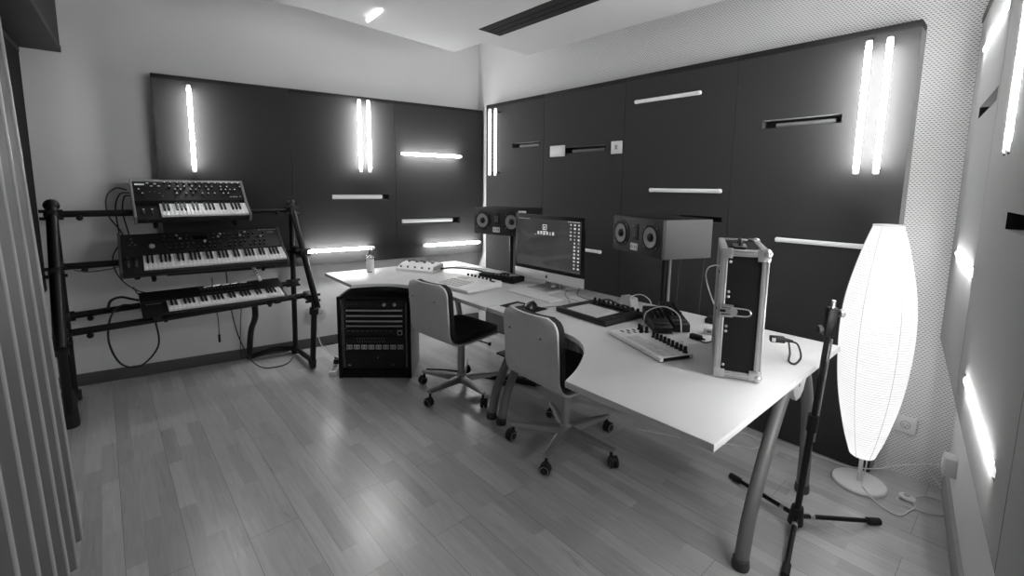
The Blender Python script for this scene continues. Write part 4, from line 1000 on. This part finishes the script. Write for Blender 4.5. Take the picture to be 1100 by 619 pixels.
MB().box((0, -0.0595, 0), (0.05, 0.003, 0.05), 0.001).build('face', white_paint, t)

# power strip and cords beside the rack
t = thing('power_strip', 'pale power strip on the floor beside the equipment rack', 'power strip', (-3.465, 1.262, 0), R(-30))
MB().box((0, 0, 0.019), (0.27, 0.052, 0.036), 0.006).build('case', white_plastic, t)
for k in range(4): MB().lathe([(0.020, 0.0), (0.020, 0.002), (0.017, 0.0005), (0, 0.0005)], (-0.095 + k * 0.058, 0, 0.0365), 20, cap=False).build('outlet', light_grey, t)
pl = MB().box((-0.037, 0, 0.055), (0.034, 0.038, 0.036), 0.008).build('plug', black_plastic, t)
cord('white cord sagging from the double socket to the power strip', [(-4.028, 1.33, 0.30), (-4.02, 1.32, 0.20), (-3.98, 1.33, 0.06), (-3.86, 1.36, 0.008), (-3.70, 1.37, 0.006), (-3.60, 1.335, 0.012)], 0.0035, cable_white)
cord('black cord rising from the power strip behind the rack', [(-3.512, 1.29, 0.062), (-3.55, 1.29, 0.07), (-3.60, 1.35, 0.03), (-3.62, 1.46, 0.008), (-3.50, 1.62, 0.008)], 0.004, cable_black)

# cables round the keyboard stand
def kc(label, pts, r=0.0045): return cord(label, pts, r, cable_black, 'black cords hanging from the keyboard stand', 'audio_cable', 8, 6)
kc('black cord looping low under the left end of the stand', [(-3.92, 0.13, 0.60), (-3.90, 0.05, 0.62), (-3.86, -0.01, 0.56), (-3.85, -0.03, 0.40), (-3.86, 0.02, 0.24), (-3.88, 0.12, 0.20), (-3.92, 0.22, 0.30), (-3.94, 0.22, 0.46), (-3.93, 0.19, 0.60)], 0.006)
kc('outermost of the cords bowing behind the left cheek of the topmost synthesizer', [(-4.07, 0.135, 1.37), (-4.12, 0.08, 1.38), (-4.12, 0.03, 1.32), (-4.11, 0.03, 1.20), (-4.10, 0.09, 1.08), (-4.09, 0.10, 0.98)])
kc('middle cord bowing behind the left cheek of the topmost synthesizer', [(-4.09, 0.155, 1.35), (-4.10, 0.10, 1.34), (-4.105, 0.070, 1.25), (-4.10, 0.075, 1.10), (-4.09, 0.085, 1.0)])
kc('innermost cord bowing behind the left cheek of the topmost synthesizer', [(-4.08, 0.155, 1.33), (-4.095, 0.12, 1.32), (-4.10, 0.105, 1.22), (-4.10, 0.125, 1.08), (-4.09, 0.14, 0.98)])
kc('cord sweeping from the middle synthesizer down to the lowest rail', [(-4.02, 0.075, 1.02), (-4.02, 0.03, 0.92), (-4.00, 0.05, 0.80), (-3.98, 0.13, 0.70), (-3.96, 0.24, 0.66), (-3.92, 0.34, 0.66)], 0.004)
kc('cord dangling free with a plug at its lower end', [(-4.045, 0.58, 0.72), (-4.045, 0.585, 0.55), (-4.04, 0.60, 0.40), (-4.04, 0.60, 0.276)], 0.003)
o = MB().rod((0, 0, -0.03), (0, 0, 0.03), 0.008, seg=10).build('plug', black_plastic, bpy.data.objects[-1] if False else None)
o.location = (-4.04, 0.60, 0.245); tag(o, 'small black plug hanging at the end of the free cord', 'plug')
kc('long cord falling from the middle tier and lying in a curve on the floor', [(-3.97, 0.66, 0.80), (-3.96, 0.67, 0.55), (-3.93, 0.70, 0.30), (-3.88, 0.76, 0.10), (-3.84, 0.84, 0.012), (-3.80, 0.95, 0.006), (-3.84, 1.03, 0.006), (-3.93, 1.085, 0.008)], 0.004)
kc('short cord hanging behind the bent brace', [(-4.045, 0.78, 0.64), (-4.07, 0.765, 0.45), (-4.10, 0.755, 0.28), (-4.12, 0.75, 0.12), (-4.09, 0.745, 0.03)], 0.003)
kc('thin cord draped under the middle rail at the left', [(-3.70, -0.15, 0.905), (-3.72, -0.08, 0.885), (-3.74, 0.0, 0.888), (-3.75, 0.06, 0.90)], 0.003)
kc('messy cord humped over the lowest rails at the left', [(-3.95, -0.02, 0.60), (-3.93, 0.0, 0.655), (-3.92, 0.05, 0.672), (-3.91, 0.10, 0.655), (-3.90, 0.14, 0.64)], 0.008)
kc('straight cord slanting to the left end of the lowest keyboard', [(-3.97, 0.12, 0.72), (-3.90, 0.135, 0.69), (-3.83, 0.16, 0.665)], 0.004)

# cords on and behind the desks
def dc(label, pts, m, r=0.0028): return cord(label, pts, r, m, None, 'cable', 8, 6)
D = DESK
dc('dark cord running from the effects pedal toward the corner', [(-3.135, 2.01, D + 0.03), (-3.09, 2.10, D + 0.035), (-2.95, 2.20, D + 0.03), (-2.86, 2.27, D + 0.012), (-2.80, 2.38, D + 0.006)], cable_black, 0.007)
dc('white cord beside the dark one behind the effects pedal', [(-3.18, 2.06, D + 0.02), (-3.12, 2.20, D + 0.03), (-2.98, 2.30, D + 0.02), (-2.86, 2.36, D + 0.006)], cable_white, 0.006)
dc('thin grey cord snaking from the mouse to the monitor foot', [(-1.83, 1.86, D + 0.004), (-1.80, 1.95, D + 0.003), (-1.77, 2.02, D + 0.003), (-1.86, 2.12, D + 0.003), (-1.98, 2.22, D + 0.003), (-2.05, 2.32, D + 0.003)], mid_grey, 0.0018)
dc('thin dark cord curling from the monitor corner to the pad controller', [(-1.92, 2.30, D + 0.05), (-1.93, 2.28, D + 0.005), (-1.87, 2.24, D + 0.004), (-1.80, 2.22, D + 0.004), (-1.74, 2.24, D + 0.004), (-1.68, 2.19, D + 0.02)], cable_black, 0.0022)
dc('black cord bunch behind the pad controller', [(-1.72, 2.22, D + 0.006), (-1.68, 2.24, D + 0.02), (-1.63, 2.225, D + 0.03), (-1.58, 2.25, D + 0.008), (-1.52, 2.22, D + 0.02), (-1.46, 2.23, D + 0.006)], cable_black, 0.005)
dc('white cord arching behind the pad controller', [(-1.52, 2.28, D + 0.004), (-1.52, 2.28, D + 0.06), (-1.46, 2.29, D + 0.085), (-1.40, 2.29, D + 0.06), (-1.375, 2.27, D + 0.004)], cable_white, 0.003)
dc('white cord arching over the left small black synth', [(-1.265, 2.02, D + 0.012), (-1.25, 2.02, D + 0.075), (-1.17, 2.04, D + 0.115), (-1.09, 2.04, D + 0.09), (-1.05, 2.00, D + 0.03), (-1.03, 1.96, D + 0.004), (-1.00, 1.93, D + 0.004)], cable_white, 0.003)
dc('dark looping cord between the small synths and the flight case', [(-0.99, 2.02, D + 0.008), (-0.93, 1.99, D + 0.006), (-0.90, 2.02, D + 0.02), (-0.90, 2.09, D + 0.035), (-0.935, 2.17, D + 0.045), (-0.99, 2.24, D + 0.004)], cable_black, 0.003)
dc('white cord lying behind the right small black synth', [(-1.0, 2.30, D + 0.004), (-0.93, 2.24, D + 0.004), (-0.93, 2.27, D + 0.004)], cable_white, 0.004)
dc('white cord leaving the side of the flight case in an arc', [(-0.855, 1.93, D + 0.37), (-0.885, 1.94, D + 0.37), (-0.93, 1.97, D + 0.345), (-0.955, 2.02, D + 0.28), (-0.95, 2.12, D + 0.14), (-0.93, 2.22, D + 0.02), (-0.92, 2.26, D + 0.004)], cable_white, 0.003)
t = thing('plug_block', 'small black plug block lying by the right small black synth', 'plug', (-0.985, 2.015, D), R(-5))
MB().box((0, 0, 0.013), (0.055, 0.026, 0.024), 0.004).build('body', black_plastic, t)
MB().rod((0.026, 0, 0.013), (0.045, 0, 0.012), 0.006, 0.004, seg=10).build('strain_relief', black_plastic, t)
t = thing('power_brick', 'flat black device lying at the back of the desk near the panel', 'power adapter', (-1.02, 2.36, D), R(10))
MB().box((0, 0, 0.014), (0.15, 0.09, 0.026), 0.005).build('case', black_plastic, t)
MB().box((0.03, -0.0455, 0.015), (0.05, 0.002, 0.008)).build('port_row', mid_grey, t)
t = thing('paper_tag', 'pale cardboard packet standing behind the pad controller', 'packet', (-1.56, 2.315, D), R(-15))
MB().prism([(-0.06, 0.0), (0.06, 0.0), (0.045, 0.05), (-0.03, 0.055)], -0.03, 0.03, bev=0.002, M=Matrix.Rotation(R(90), 4, 'X')).build('body', light_grey, t)
t = thing('small_box', 'small white box on the desk behind the right small black synth', 'box', (-0.985, 2.150, D), R(20))
MB().box((0, 0, 0.017), (0.05, 0.045, 0.032), 0.004).build('case', white_plastic, t)
MB().box((0, -0.0235, 0.017), (0.02, 0.003, 0.010)).build('port', mid_grey, t)
# mains plug out of the back of the flight case
t = thing('mains_plug', 'black mains plug in the far side of the flight case', 'plug', (-0.675, 2.02, D + 0.085), R(32))
MB().box((0.028, 0, 0), (0.055, 0.030, 0.024), 0.004).build('body', black_plastic, t)
MB().box((0.012, -0.0155, 0), (0.014, 0.002, 0.016)).build('stripe', light_grey, t)
MB().rod((0.055, 0, 0), (0.085, 0, -0.004), 0.009, 0.006, seg=12).build('strain_relief', rubber, t)
dc('black cord hooking down from the mains plug to the desk', [(-0.605, 2.063, D + 0.081), (-0.585, 2.07, D + 0.07), (-0.565, 2.05, D + 0.03), (-0.575, 2.02, D + 0.006), (-0.60, 2.03, D + 0.008), (-0.62, 2.10, D + 0.02), (-0.65, 2.17, D + 0.05)], cable_black, 0.004)

# cords hanging in front of the back wall panels
def hc(label, pts, m, r=0.002): return cord(label, pts, r, m, 'cords hanging behind the right speaker', 'hanging_cable', 6, 6)
hc('dark cord hanging left of the right speaker stand', [(-1.34, 2.50, 1.05), (-1.35, 2.50, 0.9), (-1.355, 2.50, 0.70), (-1.36, 2.50, 0.3)], dark_grey)
hc('grey cord hanging right of the right speaker stand', [(-1.20, 2.50, 1.06), (-1.21, 2.50, 0.85), (-1.215, 2.49, 0.60), (-1.22, 2.49, 0.3)], dark_grey)

# tangle under the desks
fc = lambda label, pts, m, r=0.004: cord(label, pts, r, m, None, 'floor_cable', 8, 6)
fc('white cord lying in a long loop on the floor behind the desk end', [(-1.02, 2.70, 0.006), (-0.96, 2.71, 0.006), (-0.89, 2.66, 0.006), (-0.905, 2.585, 0.006), (-1.0, 2.54, 0.006), (-1.12, 2.42, 0.006), (-1.27, 2.36, 0.006), (-1.43, 2.28, 0.006)], cable_white)
fc('black cord on the floor under the farther desk', [(-3.02, 1.80, 0.007), (-2.85, 1.95, 0.007), (-2.60, 2.05, 0.007), (-2.35, 2.20, 0.007), (-2.1, 2.35, 0.007)], cable_black, 0.006)
fc('white cord drooping from under the desk joint', [(-2.25, 2.30, 0.60), (-2.22, 2.26, 0.40), (-2.24, 2.22, 0.25), (-2.34, 2.20, 0.22), (-2.42, 2.24, 0.35), (-2.44, 2.28, 0.60)], cable_white, 0.004)
fc('black cord drooping from under the desk joint', [(-2.20, 2.20, 0.62), (-2.16, 2.16, 0.42), (-2.22, 2.12, 0.30), (-2.38, 2.14, 0.30), (-2.48, 2.20, 0.45), (-2.52, 2.26, 0.65)], cable_black, 0.005)
fc('grey cord slung beneath the farther desk', [(-2.60, 2.30, 0.64), (-2.50, 2.22, 0.40), (-2.36, 2.18, 0.33), (-2.22, 2.20, 0.42), (-2.15, 2.25, 0.64)], mid_grey, 0.004)
t = thing('power_strip', 'black power strip on the floor under the desk joint', 'power strip', (-2.42, 2.18, 0), R(25))
MB().box((0, 0, 0.020), (0.36, 0.055, 0.038), 0.006).build('case', black_plastic, t)
for k in range(5): MB().lathe([(0.020, 0.0), (0.020, 0.002), (0.017, 0.0005), (0, 0.0005)], (-0.13 + k * 0.06, 0, 0.0385), 18, cap=False).build('outlet', dark_grey, t)

# ------------------------------------------------------------------ light, camera, colour
w = bpy.data.worlds.new('World'); bpy.context.scene.world = w; w.use_nodes = True
w.node_tree.nodes['Background'].inputs['Color'].default_value = (0, 0, 0, 1)

cam = bpy.data.cameras.new('camera'); co = bpy.data.objects.new('camera', cam); C.objects.link(co)
f_px, cy = 497.8015, 265.62
cam.sensor_fit = 'HORIZONTAL'; cam.sensor_width = 36.0; cam.lens = 36.0 * f_px / 1100.0
cam.shift_x = 0.0; cam.shift_y = -(309.5 - cy) / 1100.0; cam.clip_start = 0.02
pit, rol, yaw = R(7.393156), R(-0.704206), R(-48.472409)
fw = Vector((math.sin(yaw) * math.cos(pit), math.cos(yaw) * math.cos(pit), -math.sin(pit)))
r_ = Vector((math.cos(yaw), -math.sin(yaw), 0)); d_ = fw.cross(r_)
r2 = r_ * math.cos(rol) + d_ * math.sin(rol); d2 = -r_ * math.sin(rol) + d_ * math.cos(rol)
co.matrix_world = Matrix(((r2.x, -d2.x, -fw.x, 0), (r2.y, -d2.y, -fw.y, 0), (r2.z, -d2.z, -fw.z, 1.42), (0, 0, 0, 1)))
sc_ = bpy.context.scene; sc_.camera = co
vs = sc_.view_settings; vs.view_transform = 'Standard'; vs.look = 'None'; vs.gamma = 1.0; vs.exposure = 0.38; vs.use_curve_mapping = False
sc_.cycles.use_denoising = True; sc_.cycles.max_bounces = 8; sc_.cycles.diffuse_bounces = 5
